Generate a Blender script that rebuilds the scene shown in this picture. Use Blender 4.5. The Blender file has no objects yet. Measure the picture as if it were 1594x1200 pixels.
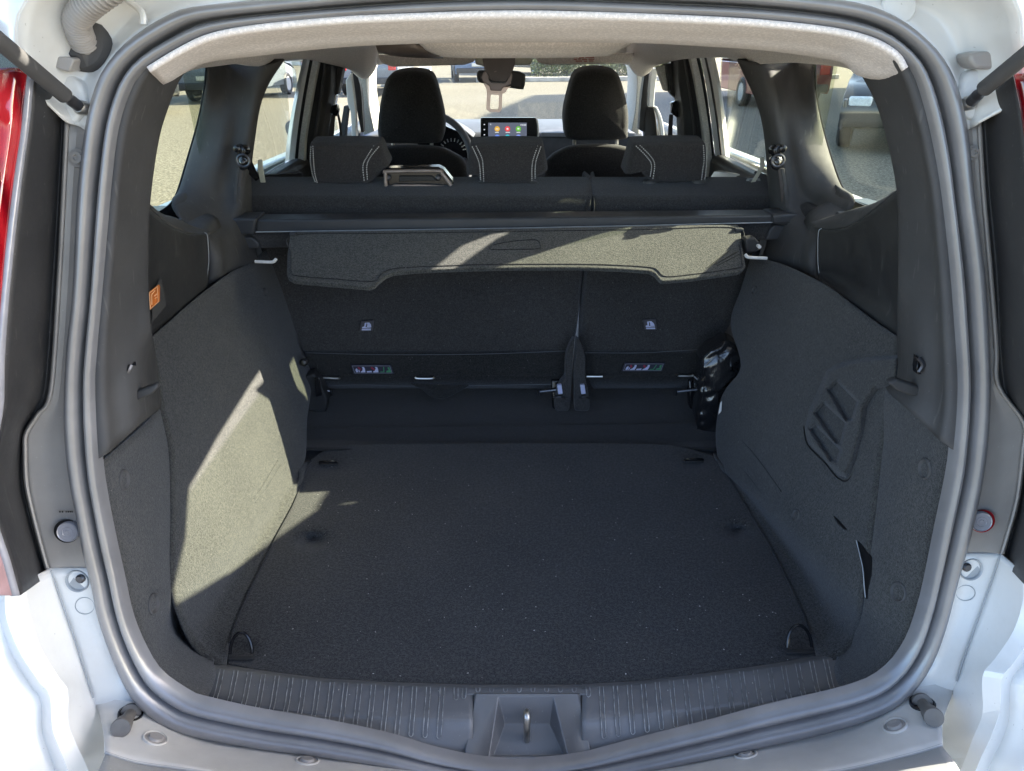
import bpy, bmesh, math, random
from mathutils import Vector, Matrix

SC = bpy.context.scene
COL = SC.collection
random.seed(7)
PI = math.pi

# ------------------------------------------------------------------ camera
FPX = 1100.0                       # focal length in photograph pixels (1594 wide)
CAM_Z = 1.50
PITCH = math.atan(540 / FPX)
M_cam = Matrix.Rotation(math.radians(-0.55), 3, 'Z') @ Matrix.Rotation(PI / 2 - PITCH, 3, 'X') @ Matrix.Rotation(math.radians(-0.5), 3, 'Z')
cam_d = bpy.data.cameras.new('camera')
cam = bpy.data.objects.new('camera', cam_d)
COL.objects.link(cam)
cam.location = (0, 0, CAM_Z)
cam.rotation_euler = M_cam.to_euler('XYZ')
cam_d.sensor_width = 36.0
cam_d.lens = FPX / 1594 * 36.0
cam_d.clip_start = 0.02
cam_d.clip_end = 2000
SC.camera = cam

# ------------------------------------------------------------------ world, sun, exposure
TO_SUN = Vector((1.0, 0.19, 0.53)).normalized()
world = bpy.data.worlds.new('World')
SC.world = world
world.use_nodes = True
wn = world.node_tree
sky = wn.nodes.new('ShaderNodeTexSky')
sky.sky_type = 'NISHITA'
sky.sun_disc = False
sky.air_density = 0.75
sky.dust_density = 1.5
sky.ozone_density = 0.6
sky.sun_elevation = math.asin(TO_SUN.z)
sky.sun_rotation = math.atan2(TO_SUN.x, TO_SUN.y)
wn.links.new(sky.outputs[0], wn.nodes['Background'].inputs['Color'])
wn.nodes['Background'].inputs['Strength'].default_value = 0.14
sun_d = bpy.data.lights.new('sun', 'SUN')
sun_d.energy = 5.0
sun_d.angle = math.radians(0.5)
sun_d.color = (1.0, 0.93, 0.77)
sun = bpy.data.objects.new('sun', sun_d)
COL.objects.link(sun)
sun.location = (20, 2, 15)
sun.rotation_euler = TO_SUN.to_track_quat('Z', 'Y').to_euler()
SC.view_settings.view_transform = 'Standard'
SC.view_settings.look = 'None'
SC.view_settings.exposure = 2.62
SC.view_settings.gamma = 1.0
SC.cycles.max_bounces = 10
SC.cycles.diffuse_bounces = 6
SC.cycles.transparent_max_bounces = 16

# ------------------------------------------------------------------ measuring helpers (plan of the place)
EYE = Vector((0, 0, CAM_Z))


def ray(px, py):
    return M_cam @ Vector(((px - 797) / FPX, (600 - py) / FPX, -1.0))


def S(px, py, Y):
    d = ray(px, py)
    return EYE + d * (Y / d.y)


def PZ(px, py, z):
    d = ray(px, py)
    return EYE + d * ((z - CAM_Z) / d.z)


def PX(px, py, X):
    d = ray(px, py)
    return EYE + d * (X / d.x)


def PL(px, py, n, c):
    """point on the plane n.p = c"""
    d = ray(px, py)
    return EYE + d * ((c - n.dot(EYE)) / n.dot(d))


ZF = 0.60                          # height of the boot floor
N_open = Vector((0, 1, -0.24))     # plane of the tailgate opening
C_open = 0.88 - 0.24 * CAM_Z


def O(px, py, off=0.0):
    """point on the tailgate opening plane, off metres further into the car"""
    return PL(px, py, N_open, C_open + off)


N_lw = Vector((1, 0, 0.267)); C_lw = -0.48 + 0.267 * ZF     # sloping boot side walls
N_rw = Vector((1, 0, -0.267)); C_rw = 0.50 - 0.267 * ZF


def LW(px, py, off=0.0):
    return PL(px, py, N_lw, C_lw - off)


def RW(px, py, off=0.0):
    return PL(px, py, N_rw, C_rw + off)


# ------------------------------------------------------------------ materials
MATS = {}


def nd(nt, kind, **kw):
    n = nt.nodes.new(kind)
    for k, v in kw.items():
        if k in n.inputs:
            n.inputs[k].default_value = v
        else:
            setattr(n, k, v)
    return n


def ramp(nt, src, stops):
    r = nt.nodes.new('ShaderNodeValToRGB')
    e = r.color_ramp.elements
    while len(e) < len(stops):
        e.new(0.5)
    for i, (p, c) in enumerate(stops):
        e[i].position = p
        e[i].color = (c[0], c[1], c[2], 1)
    nt.links.new(src, r.inputs[0])
    return r.outputs[0]


def base_mat(name, color, rough=0.5, metal=0.0, spec=0.5, coat=0.0):
    m = bpy.data.materials.new(name)
    m.use_nodes = True
    b = m.node_tree.nodes['Principled BSDF']
    b.inputs['Base Color'].default_value = (*color, 1)
    b.inputs['Roughness'].default_value = rough
    b.inputs['Metallic'].default_value = metal
    b.inputs['Specular IOR Level'].default_value = spec
    b.inputs['Coat Weight'].default_value = coat
    MATS[name] = m
    return m, m.node_tree, b


def noise(nt, scale, detail=3.0, rough=0.6, vec=None, sc3=None):
    tc = nt.nodes.new('ShaderNodeTexCoord')
    n = nd(nt, 'ShaderNodeTexNoise', Scale=scale, Detail=detail, Roughness=rough)
    if sc3:
        mp = nt.nodes.new('ShaderNodeMapping')
        mp.inputs['Scale'].default_value = sc3
        nt.links.new(tc.outputs['Object'], mp.inputs[0])
        nt.links.new(mp.outputs[0], n.inputs['Vector'])
    else:
        nt.links.new(tc.outputs['Object'], n.inputs['Vector'])
    return n.outputs['Fac']


def mix(nt, fac, a, b, mode='MIX'):
    m = nt.nodes.new('ShaderNodeMix')
    m.data_type = 'RGBA'
    m.blend_type = mode
    for s, v in ((m.inputs[0], fac), (m.inputs[6], a), (m.inputs[7], b)):
        if isinstance(v, (int, float)):
            s.default_value = v
        elif isinstance(v, tuple):
            s.default_value = (*v, 1)
        else:
            nt.links.new(v, s)
    return m.outputs[2]


def bump(nt, b, h, strength, dist=0.001, prev=None):
    n = nd(nt, 'ShaderNodeBump', Strength=strength, Distance=dist)
    nt.links.new(h, n.inputs['Height'])
    if prev is not None:
        nt.links.new(prev, n.inputs['Normal'])
    nt.links.new(n.outputs[0], b.inputs['Normal'])
    return n.outputs[0]


def plastic(name, color, rough=0.5, spots=0.25, spec=0.4, fine=1400, scratches=True):
    m, nt, b = base_mat(name, color, rough, spec=spec)
    big = noise(nt, 9, 4)
    c = mix(nt, ramp(nt, big, [(0.3, (0, 0, 0)), (0.75, (1, 1, 1))]), tuple(x * 0.88 for x in color), tuple(min(1, x * 1.18) for x in color))
    if spots:
        sp = ramp(nt, noise(nt, 330, 2, 0.4), [(0.735, (0, 0, 0)), (0.77, (1, 1, 1))])
        c = mix(nt, sp, c, tuple(x + spots * 0.35 for x in color))
    if scratches:
        sc = ramp(nt, noise(nt, 10, 2, 0.3, sc3=(14, 14, 0.8)), [(0.70, (0, 0, 0)), (0.74, (1, 1, 1))])
        dust = ramp(nt, noise(nt, 3.5, 5, 0.7), [(0.42, (0, 0, 0)), (0.75, (0.5, 0.5, 0.5))])
        c = mix(nt, mix(nt, 1.0, sc, (0.10, 0.10, 0.10), 'MULTIPLY'), c, (0.35, 0.34, 0.32))
        c = mix(nt, mix(nt, 1.0, dust, (0.16, 0.16, 0.16), 'MULTIPLY'), c, (0.34, 0.33, 0.31))
    nt.links.new(c, b.inputs['Base Color'])
    r = ramp(nt, noise(nt, 14, 5, 0.7), [(0.3, (rough * 0.85,) * 3), (0.7, (min(1, rough * 1.2),) * 3)])
    nt.links.new(r, b.inputs['Roughness'])
    bump(nt, b, noise(nt, fine, 2), 0.35, 0.0004)
    return m


def carpet(name, dark, light, scale=420, big=0.25, bstr=0.9):
    m, nt, b = base_mat(name, dark, 0.95, spec=0.12)
    n1 = noise(nt, scale, 2, 0.7)
    n2 = noise(nt, scale * 0.45, 2, 0.7)
    n3 = noise(nt, 5, 3)
    c = mix(nt, ramp(nt, n1, [(0.42, (0, 0, 0)), (0.58, (1, 1, 1))]), dark, light)
    c = mix(nt, ramp(nt, n2, [(0.5, (0, 0, 0)), (0.58, (0.75, 0.75, 0.75))]), c, tuple(y * 1.25 for x, y in zip(dark, light)))
    c = mix(nt, big, c, ramp(nt, n3, [(0.3, tuple(x * 0.7 for x in dark)), (0.7, light)]))
    lint = ramp(nt, noise(nt, 230, 1, 0.3), [(0.765, (0, 0, 0)), (0.79, (1, 1, 1))])
    c = mix(nt, mix(nt, 1.0, lint, (0.2,) * 3, 'MULTIPLY'), c, (0.45, 0.44, 0.42))
    nt.links.new(c, b.inputs['Base Color'])
    b.inputs['Sheen Weight'].default_value = 0.22
    b.inputs['Sheen Roughness'].default_value = 0.6
    b.inputs['Sheen Tint'].default_value = (0.7, 0.72, 0.8, 1)
    bump(nt, b, n1, bstr, 0.0016)
    return m


def paint(name, color):
    m, nt, b = base_mat(name, color, 0.28, spec=0.5, coat=0.6)
    g = ramp(nt, noise(nt, 7, 5, 0.75), [(0.5, (0, 0, 0)), (0.85, (0.35, 0.35, 0.35))])
    c = mix(nt, g, color, (0.46, 0.43, 0.37))
    sp = ramp(nt, noise(nt, 210, 2, 0.4), [(0.75, (0, 0, 0)), (0.78, (1, 1, 1))])
    c = mix(nt, mix(nt, 1.0, sp, (0.4,) * 3, 'MULTIPLY'), c, (0.22, 0.2, 0.17))
    nt.links.new(c, b.inputs['Base Color'])
    b.inputs['Coat Roughness'].default_value = 0.12
    bump(nt, b, noise(nt, 60, 2), 0.08, 0.0006)
    return m


def glass_mat(name, tint, gloss=0.12, dust=0.06, haze=(0.55, 0.55, 0.5)):
    m = bpy.data.materials.new(name)
    m.use_nodes = True
    nt = m.node_tree
    nt.nodes.clear()
    out = nt.nodes.new('ShaderNodeOutputMaterial')
    tr = nd(nt, 'ShaderNodeBsdfTransparent', Color=(*tint, 1))
    gl = nd(nt, 'ShaderNodeBsdfGlossy', Roughness=0.02)
    df = nd(nt, 'ShaderNodeBsdfDiffuse', Color=(*haze, 1))
    lw_ = nt.nodes.new('ShaderNodeLayerWeight')
    pw = nd(nt, 'ShaderNodeMath', operation='POWER')
    nt.links.new(lw_.outputs['Facing'], pw.inputs[0]); pw.inputs[1].default_value = 4.0
    fr = nd(nt, 'ShaderNodeMath', operation='MULTIPLY_ADD')
    nt.links.new(pw.outputs[0], fr.inputs[0]); fr.inputs[1].default_value = 0.5; fr.inputs[2].default_value = 0.025
    m1 = nt.nodes.new('ShaderNodeMixShader')
    m2 = nt.nodes.new('ShaderNodeMixShader')
    nt.links.new(fr.outputs[0], m1.inputs[0])
    nt.links.new(tr.outputs[0], m1.inputs[1])
    nt.links.new(gl.outputs[0], m1.inputs[2])
    f = ramp(nt, noise(nt, 260, 3, 0.7), [(0.45, (dust * 0.4,) * 3), (0.62, (dust,) * 3), (0.8, (min(1, dust * 5),) * 3)])
    nt.links.new(f, m2.inputs[0])
    nt.links.new(m1.outputs[0], m2.inputs[1])
    nt.links.new(df.outputs[0], m2.inputs[2])
    nt.links.new(m2.outputs[0], out.inputs[0])
    MATS[name] = m
    return m


def simple(name, color, rough=0.5, metal=0.0, spec=0.5, coat=0.0, var=0.15, vs=30):
    m, nt, b = base_mat(name, color, rough, metal, spec, coat)
    c = mix(nt, ramp(nt, noise(nt, vs, 4), [(0.3, (0, 0, 0)), (0.7, (1, 1, 1))]), tuple(x * (1 - var) for x in color), tuple(min(1, x * (1 + var)) for x in color))
    nt.links.new(c, b.inputs['Base Color'])
    return m


def emit(name, color, k):
    m, nt, b = base_mat(name, (0.01, 0.01, 0.01), 0.3)
    b.inputs['Emission Color'].default_value = (*color, 1)
    b.inputs['Emission Strength'].default_value = k
    return m


plastic('trim_plastic', (0.064, 0.063, 0.065), 0.78, 0.12, 0.2)
plastic('trim_plastic_dark', (0.028, 0.028, 0.030), 0.5, 0.10)
plastic('side_plastic', (0.030, 0.030, 0.033), 0.5, 0.35)
plastic('gutter_plastic', (0.31, 0.29, 0.275), 0.34, 0.25)
plastic('sill_plastic', (0.135, 0.137, 0.145), 0.34, 0.25, 0.6)
plastic('bumper_plastic', (0.56, 0.54, 0.51), 0.38, 0.25)
plastic('bumper_plastic_worn', (0.34, 0.345, 0.345), 0.45, 0.8)
plastic('cassette_plastic', (0.045, 0.047, 0.052), 0.45, 0.05, scratches=False)
simple('rubber', (0.175, 0.172, 0.178), 0.30, spec=0.9, coat=0.7, var=0.22, vs=9)
MATS['rubber'].node_tree.nodes['Principled BSDF'].inputs['Coat Roughness'].default_value = 0.22
simple('rubber_dark', (0.02, 0.02, 0.022), 0.5)
carpet('carpet', (0.0145, 0.0143, 0.0140), (0.064, 0.063, 0.058), 540)
carpet('carpet_flap', (0.0145, 0.0145, 0.014), (0.080, 0.079, 0.070), 480)
carpet('mat_carpet', (0.011, 0.0108, 0.0105), (0.056, 0.054, 0.051), 430, 0.2)
carpet('felt', (0.008, 0.0078, 0.0076), (0.030, 0.029, 0.028), 500, 0.3)
carpet('seat_fabric', (0.018, 0.0172, 0.017), (0.056, 0.053, 0.052), 560, 0.3)
carpet('headrest_fabric', (0.027, 0.0245, 0.0245), (0.056, 0.051, 0.050), 700, 0.15)
carpet('headliner', (0.71, 0.65, 0.615), (0.75, 0.69, 0.655), 600, 0.05, 0.08)
carpet('pillar_cloth', (0.54, 0.53, 0.49), (0.62, 0.61, 0.57), 700, 0.1, 0.2)
paint('white_paint', (0.70, 0.70, 0.69))
paint('inner_paint', (0.70, 0.70, 0.69))
simple('stop_rubber', (0.13, 0.12, 0.11), 0.6)
simple('steel', (0.55, 0.53, 0.50), 0.35, 1.0)
simple('dark_metal', (0.10, 0.10, 0.11), 0.35, 0.9)
simple('black_gloss', (0.010, 0.010, 0.012), 0.18, spec=0.6)
simple('black_border', (0.006, 0.006, 0.007), 0.4)
simple('thread', (0.66, 0.64, 0.62), 0.7)
simple('pale_plastic', (0.62, 0.60, 0.50), 0.45)
simple('grey_plastic', (0.33, 0.35, 0.37), 0.4)
simple('bright_plastic', (0.62, 0.62, 0.62), 0.4)
simple('belt_webbing', (0.07, 0.058, 0.055), 0.7)
simple('tongue_cover', (0.14, 0.11, 0.105), 0.6)
simple('tongue_metal', (0.55, 0.42, 0.36), 0.45, 0.3)
simple('lens_clear', (0.26, 0.26, 0.29), 0.15, coat=0.5)
simple('bronze_trim', (0.32, 0.26, 0.23), 0.38, 0.4)
simple('dash_plastic', (0.10, 0.105, 0.12), 0.5)
simple('dash_band', (0.28, 0.30, 0.34), 0.6)
m_, nt_, b_ = base_mat('red_lens', (0.42, 0.004, 0.010), 0.10, coat=1.0)
b_.inputs['Emission Strength'].default_value = 0.0
st_ = ramp(nt_, noise(nt_, 4, 0, 0.1, sc3=(14, 14, 0.15)), [(0.35, (0.10, 0.001, 0.004)), (0.5, (0.26, 0.003, 0.009)), (0.68, (0.42, 0.014, 0.02))])
nt_.links.new(st_, b_.inputs['Base Color'])
glass_mat('side_glass', (0.85, 0.87, 0.82), dust=0.01)
glass_mat('quarter_glass', (0.85, 0.87, 0.80), dust=0.008, haze=(0.45, 0.48, 0.52))
glass_mat('wind_glass', (0.96, 0.97, 0.95), dust=0.01)
# crumpled plastic film round a package
m_, nt_, b_ = base_mat('film_wrap', (0.016, 0.016, 0.018), 0.2, spec=0.7, coat=0.5)
h1 = noise(nt_, 46, 3, 0.65, sc3=(1.0, 1.0, 0.6))
h2 = noise(nt_, 120, 2, 0.5)
p1 = bump(nt_, b_, h1, 0.35, 0.008)
bump(nt_, b_, h2, 0.15, 0.002, p1)
MAT = MATS


# ------------------------------------------------------------------ mesh helpers
def link(name, me, parent=None, mat=None):
    o = bpy.data.objects.new(name, me)
    COL.objects.link(o)
    if parent is not None:
        o.parent = parent
        if parent.type == 'EMPTY' and parent.location.length > 0:
            o.matrix_parent_inverse = Matrix.Translation(-parent.location)
    if mat is not None:
        me.materials.append(MAT[mat])
    return o


def tag(o, label=None, cat=None, group=None, kind=None):
    if label: o['label'] = label
    if cat: o['category'] = cat
    if group: o['group'] = group
    if kind: o['kind'] = kind
    return o


def empty(name, loc=(0, 0, 0)):
    o = bpy.data.objects.new(name, None)
    o.empty_display_size = 0.1
    COL.objects.link(o)
    o.location = loc
    return o


def solid(o, t, off=0.0, bev=0.0, seg=2, ang=35):
    if t:
        md = o.modifiers.new('thickness', 'SOLIDIFY')
        md.thickness = t
        md.offset = off
    if bev:
        bv = o.modifiers.new('bevel', 'BEVEL')
        bv.width = bev
        bv.segments = seg
        bv.limit_method = 'ANGLE'
        bv.angle_limit = math.radians(ang)
        bv.harden_normals = False
    return o


def smooth(me, ang=40):
    for p in me.polygons:
        p.use_smooth = True
    if ang < 180:
        me.set_sharp_from_angle(angle=math.radians(ang))


def cr(pts, n, closed=False):
    """n samples of a Catmull-Rom spline through pts, evenly over the control index"""
    m = len(pts)
    out = []
    span = m if closed else m - 1
    for k in range(n):
        u = k * span / (n if closed else n - 1)
        i = min(int(u), span - 1)
        t = u - i
        if closed:
            a, b, c, d = (pts[(i + j - 1) % m] for j in range(4))
        else:
            b, c = pts[i], pts[i + 1]
            a = pts[i - 1] if i > 0 else b * 2 - c
            d = pts[i + 2] if i + 2 < m else c * 2 - b
        out.append(0.5 * ((2 * b) + (c - a) * t + (2 * a - 5 * b + 4 * c - d) * t * t + (3 * b - a - 3 * c + d) * t ** 3))
    return out


def lerp_rows(pts, n):
    m = len(pts) - 1
    out = []
    for k in range(n):
        u = k * m / (n - 1)
        i = min(int(u), m - 1)
        out.append(pts[i].lerp(pts[i + 1], u - i))
    return out


def grid(name, rows, mat, parent=None, ku=4, kv=4, su=True, sv=True, thick=0.004, ang=40, off=0.0, fn=None):
    """loft: rows of equally many 3-D points -> one smooth sheet with thickness"""
    nu = (len(rows[0]) - 1) * ku + 1
    nv = (len(rows) - 1) * kv + 1
    R = [(cr if su else lerp_rows)(r, nu) for r in rows]
    C = [(cr if sv else lerp_rows)([R[j][i] for j in range(len(R))], nv) for i in range(nu)]
    V = [C[i][j] for j in range(nv) for i in range(nu)]
    if fn:
        V = [fn(v.copy()) for v in V]
    F = [(j * nu + i, j * nu + i + 1, (j + 1) * nu + i + 1, (j + 1) * nu + i) for j in range(nv - 1) for i in range(nu - 1)]
    me = bpy.data.meshes.new(name)
    me.from_pydata(V, [], F)
    smooth(me, ang)
    o = link(name, me, parent, mat)
    if thick:
        solid(o, thick, off)
    return o


def slab(name, pts, vec, mat, parent=None, bev=0.004, seg=3, holes=()):
    """a plate: outline pts (3-D, roughly flat) extruded along vec, edges rounded"""
    bm = bmesh.new()
    vs = [bm.verts.new(p) for p in pts]
    f = bm.faces.new(vs)
    r = bmesh.ops.extrude_face_region(bm, geom=[f])
    bmesh.ops.translate(bm, verts=[v for v in r['geom'] if isinstance(v, bmesh.types.BMVert)], vec=Vector(vec))
    bmesh.ops.recalc_face_normals(bm, faces=bm.faces)
    me = bpy.data.meshes.new(name)
    bm.to_mesh(me)
    bm.free()
    smooth(me, 50)
    o = link(name, me, parent, mat)
    if bev:
        solid(o, 0, 0, bev, seg)
    return o


def box(name, c, s, mat, parent=None, bev=0.004, rot=None, seg=2):
    bm = bmesh.new()
    bmesh.ops.create_cube(bm, size=1)
    for v in bm.verts:
        v.co = Vector((v.co.x * s[0], v.co.y * s[1], v.co.z * s[2]))
        if rot is not None:
            v.co = rot @ v.co
        v.co += Vector(c)
    me = bpy.data.meshes.new(name)
    bm.to_mesh(me)
    bm.free()
    smooth(me, 40)
    o = link(name, me, parent, mat)
    if bev:
        solid(o, 0, 0, bev, seg)
    return o


def tube_bm(bm, pts, r, seg=10, closed=False, cap=True, flat=1.0, rfn=None):
    n = len(pts)
    rings = []
    up = None
    for i, p in enumerate(pts):
        if closed:
            t = pts[(i + 1) % n] - pts[i - 1]
        else:
            t = pts[min(i + 1, n - 1)] - pts[max(i - 1, 0)]
        t.normalize()
        if up is None:
            up = Vector((0, 0, 1)) if abs(t.z) < 0.9 else Vector((0, 1, 0))
        a = t.cross(up).normalized()
        b = a.cross(t).normalized()
        up = b
        rr = rfn(i) if rfn else r
        rings.append([bm.verts.new(p + (a * math.cos(2 * PI * k / seg) * flat + b * math.sin(2 * PI * k / seg)) * rr) for k in range(seg)])
    for i in range(n if closed else n - 1):
        A, B = rings[i], rings[(i + 1) % n]
        for k in range(seg):
            bm.faces.new((A[k], A[(k + 1) % seg], B[(k + 1) % seg], B[k]))
    if not closed and cap:
        bm.faces.new(rings[0][::-1])
        bm.faces.new(rings[-1])


def tube(name, pts, r, mat, parent=None, seg=10, n=None, closed=False, flat=1.0, rfn=None, ang=40):
    if n:
        pts = cr(pts, n, closed)
    bm = bmesh.new()
    tube_bm(bm, pts, r, seg, closed, True, flat, rfn)
    bmesh.ops.recalc_face_normals(bm, faces=bm.faces)
    me = bpy.data.meshes.new(name)
    bm.to_mesh(me)
    bm.free()
    smooth(me, ang)
    return link(name, me, parent, mat)


def tubes(name, lists, r, mat, parent=None, seg=6):
    bm = bmesh.new()
    for pts in lists:
        tube_bm(bm, pts, r, seg)
    me = bpy.data.meshes.new(name)
    bm.to_mesh(me)
    bm.free()
    smooth(me)
    return link(name, me, parent, mat)


def lathe(name, c, axis, prof, mat, parent=None, seg=28, sq=1.0, ang=35):
    """profile [(radius, height)] turned about axis through c"""
    axis = Vector(axis).normalized()
    q = axis.to_track_quat('Z', 'Y')
    V, F = [], []
    for r, h in prof:
        for k in range(seg):
            V.append(Vector(c) + q @ Vector((r * math.cos(2 * PI * k / seg), r * sq * math.sin(2 * PI * k / seg), h)))
    m = len(prof)
    for j in range(m - 1):
        for k in range(seg):
            F.append((j * seg + k, j * seg + (k + 1) % seg, (j + 1) * seg + (k + 1) % seg, (j + 1) * seg + k))
    if prof[0][0] > 1e-6: F.append(tuple(range(seg))[::-1])
    if prof[-1][0] > 1e-6: F.append(tuple((m - 1) * seg + k for k in range(seg)))
    me = bpy.data.meshes.new(name)
    me.from_pydata(V, [], F)
    bm = bmesh.new(); bm.from_mesh(me)
    bmesh.ops.remove_doubles(bm, verts=bm.verts, dist=1e-6)
    bmesh.ops.recalc_face_normals(bm, faces=bm.faces)
    bm.to_mesh(me); bm.free()
    smooth(me, ang)
    return link(name, me, parent, mat)


def cushion(name, outline, depth, mat, parent=None, bulge=0.02, edge=0.02, n=64, rings=7, back=True):
    """upholstered block: closed outline (3-D, facing the boot), rounded into a soft front face and a soft back"""
    P = cr(outline, n, True)
    c = sum(P, Vector()) / len(P)
    mean = sum(((p - c).length for p in P)) / n
    D = Vector(depth)
    Dn = D.normalized()
    L = D.length
    prof = []                      # (inset fraction, distance along depth)
    e = edge / mean
    # quarter circle front edge
    prof = [(e * (1 - math.sin(PI / 2 * k / (rings - 1))), edge * (1 - math.cos(PI / 2 * k / (rings - 1)))) for k in range(rings)]
    caps = [(1 - (1 - e) * s, -bulge * (1 - s * s)) for s in (0.03, 0.2, 0.4, 0.6, 0.8, 0.93)]
    full = caps + prof + [(0.0, L - edge)] + [(e * (1 - math.cos(PI / 2 * k / 4)), L - edge + edge * math.sin(PI / 2 * k / 4)) for k in range(1, 5)] + [(0.6, L + bulge * 0.5), (0.97, L + bulge * 0.6)]
    V, F = [], []
    for ins, d in full:
        for p in P:
            V.append(p + (c - p) * ins + Dn * d)
    m = len(full)
    for j in range(m - 1):
        for k in range(n):
            F.append((j * n + k, j * n + (k + 1) % n, (j + 1) * n + (k + 1) % n, (j + 1) * n + k))
    F.append(tuple(range(n))[::-1])
    F.append(tuple((m - 1) * n + k for k in range(n)))
    me = bpy.data.meshes.new(name)
    me.from_pydata(V, [], F)
    bm = bmesh.new(); bm.from_mesh(me)
    bmesh.ops.recalc_face_normals(bm, faces=bm.faces)
    bm.to_mesh(me); bm.free()
    smooth(me, 60)
    return link(name, me, parent, mat)


from mathutils.bvhtree import BVHTree


def on(obj, px, py, lift=0.0, flip=True):
    """the place on an already built sheet that lies at this spot, and its normal"""
    me = obj.data
    t = obj.get('_k')
    bv = BVHS.get(obj.name)
    if bv is None:
        bv = BVHS[obj.name] = BVHTree.FromPolygons([v.co for v in me.vertices], [tuple(p.vertices) for p in me.polygons])
    d = ray(px, py).normalized()
    p, n, i, dist = bv.ray_cast(EYE, d)
    if p is None:
        p, n, i, dist = bv.find_nearest(O(px, py, .05))
    if n.dot(d) > 0: n = -n
    return p + n * (0.002 + lift), n


BVHS = {}


def lines(name, lists, r, mat, parent=None, seg=6):
    """each line an object of its own"""
    return [tubes(name, [l], r, mat, parent, seg) for l in lists]

# =================================================================== THE CAR
car = empty('car', (0.02, 2.2, 0))
tag(car, 'white estate car seen from behind with its tailgate raised and its boot open', 'car')

# ---- door seal round the opening
outer_px = [(850, -30), (1050, -21), (1200, -13), (1314, 0), (1370, 15), (1407, 35), (1432, 55), (1457, 80), (1478, 113), (1493, 156), (1503, 213), (1511, 300),
            (1520, 363), (1528, 425), (1533, 500), (1536, 600), (1533, 675), (1525, 738), (1515, 788), (1503, 838), (1485, 900), (1465, 975), (1445, 1025), (1420, 1063),
            (1390, 1091), (1345, 1113), (1269, 1136), (1194, 1152), (1100, 1172), (1000, 1192), (900, 1204), (800, 1208), (700, 1200), (600, 1183), (500, 1168), (400, 1155), (301, 1136),
            (251, 1116), (216, 1087), (194, 1050), (173, 1000), (156, 950), (146, 900), (133, 850), (124, 800), (114, 750), (107, 700), (104, 650), (105, 600), (109, 530), (118, 450), (125, 300),
            (133, 226), (140, 180), (150, 140), (163, 110), (181, 85), (200, 65), (226, 45), (263, 23), (301, 10), (400, 0), (500, -10), (650, -22)]
inner_px = [(850, 20), (950, 23), (1100, 28), (1194, 34), (1294, 45), (1357, 60), (1395, 83), (1420, 113), (1437, 163), (1452, 226), (1465, 300), (1478, 413), (1485, 500), (1491, 600),
            (1485, 700), (1478, 750), (1462, 826), (1447, 900), (1435, 950), (1415, 1005), (1382, 1048), (1330, 1075), (1194, 1108), (1100, 1133), (1000, 1158), (951, 1171), (901, 1183),
            (826, 1191), (750, 1188), (675, 1173), (600, 1151), (500, 1130), (400, 1113), (306, 1092), (284, 1081), (246, 1053), (221, 1013), (201, 963), (187, 900), (176, 851), (161, 776),
            (153, 713), (148, 600), (151, 551), (160, 450), (173, 300), (183, 213), (196, 163), (213, 125), (238, 100), (276, 78), (326, 55), (400, 41), (525, 30), (650, 23), (750, 20)]


def polar(pxs, n=260, c=(815, 600)):
    dense = cr([Vector((x, y, 0)) for x, y in pxs], len(pxs) * 10, True)
    an = sorted(((math.atan2(p.y - c[1], p.x - c[0]), p) for p in dense), key=lambda q: q[0])
    out = []
    for k in range(n):
        a = -PI + 2 * PI * (k + 0.5) / n
        j = 0
        while j < len(an) and an[j][0] < a: j += 1
        a0, p0 = an[j - 1]
        a1, p1 = an[j % len(an)]
        if j == 0: a0 -= 2 * PI
        if j == len(an): a1 += 2 * PI
        t = (a - a0) / max(1e-9, a1 - a0)
        out.append(p0.lerp(p1, t))
    return out


SO, SI = polar(outer_px), polar(inner_px)
So3 = [O(p.x, p.y) for p in SO]
Si3 = [O(p.x, p.y) for p in SI]


def ringloft(name, prof, mat, parent):
    """prof: (u from outer to inner edge, height towards the viewer)"""
    n = len(So3)
    V = []
    for u, h in prof:
        for a, b in zip(So3, Si3):
            V.append(a.lerp(b, u) + Vector((0, -h, 0)))
    F = []
    for j in range(len(prof) - 1):
        for k in range(n):
            F.append((j * n + k, j * n + (k + 1) % n, (j + 1) * n + (k + 1) % n, (j + 1) * n + k))
    me = bpy.data.meshes.new(name)
    me.from_pydata(V, [], F)
    smooth(me, 180)
    return link(name, me, parent, mat)


seal = ringloft('door_seal', [(0.0, -0.030), (0.0, -0.004), (0.03, 0.008), (0.12, 0.015), (0.25, 0.017), (0.38, 0.015), (0.46, 0.010), (0.50, 0.0), (0.52, -0.012), (0.56, -0.014), (0.58, -0.008)], 'rubber', car)
ringloft('sealing_bulb', [(0.56, -0.016), (0.58, -0.004), (0.62, 0.004), (0.70, 0.009), (0.80, 0.009), (0.90, 0.004), (0.96, -0.003), (1.0, -0.012)], 'rubber', seal)

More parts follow.
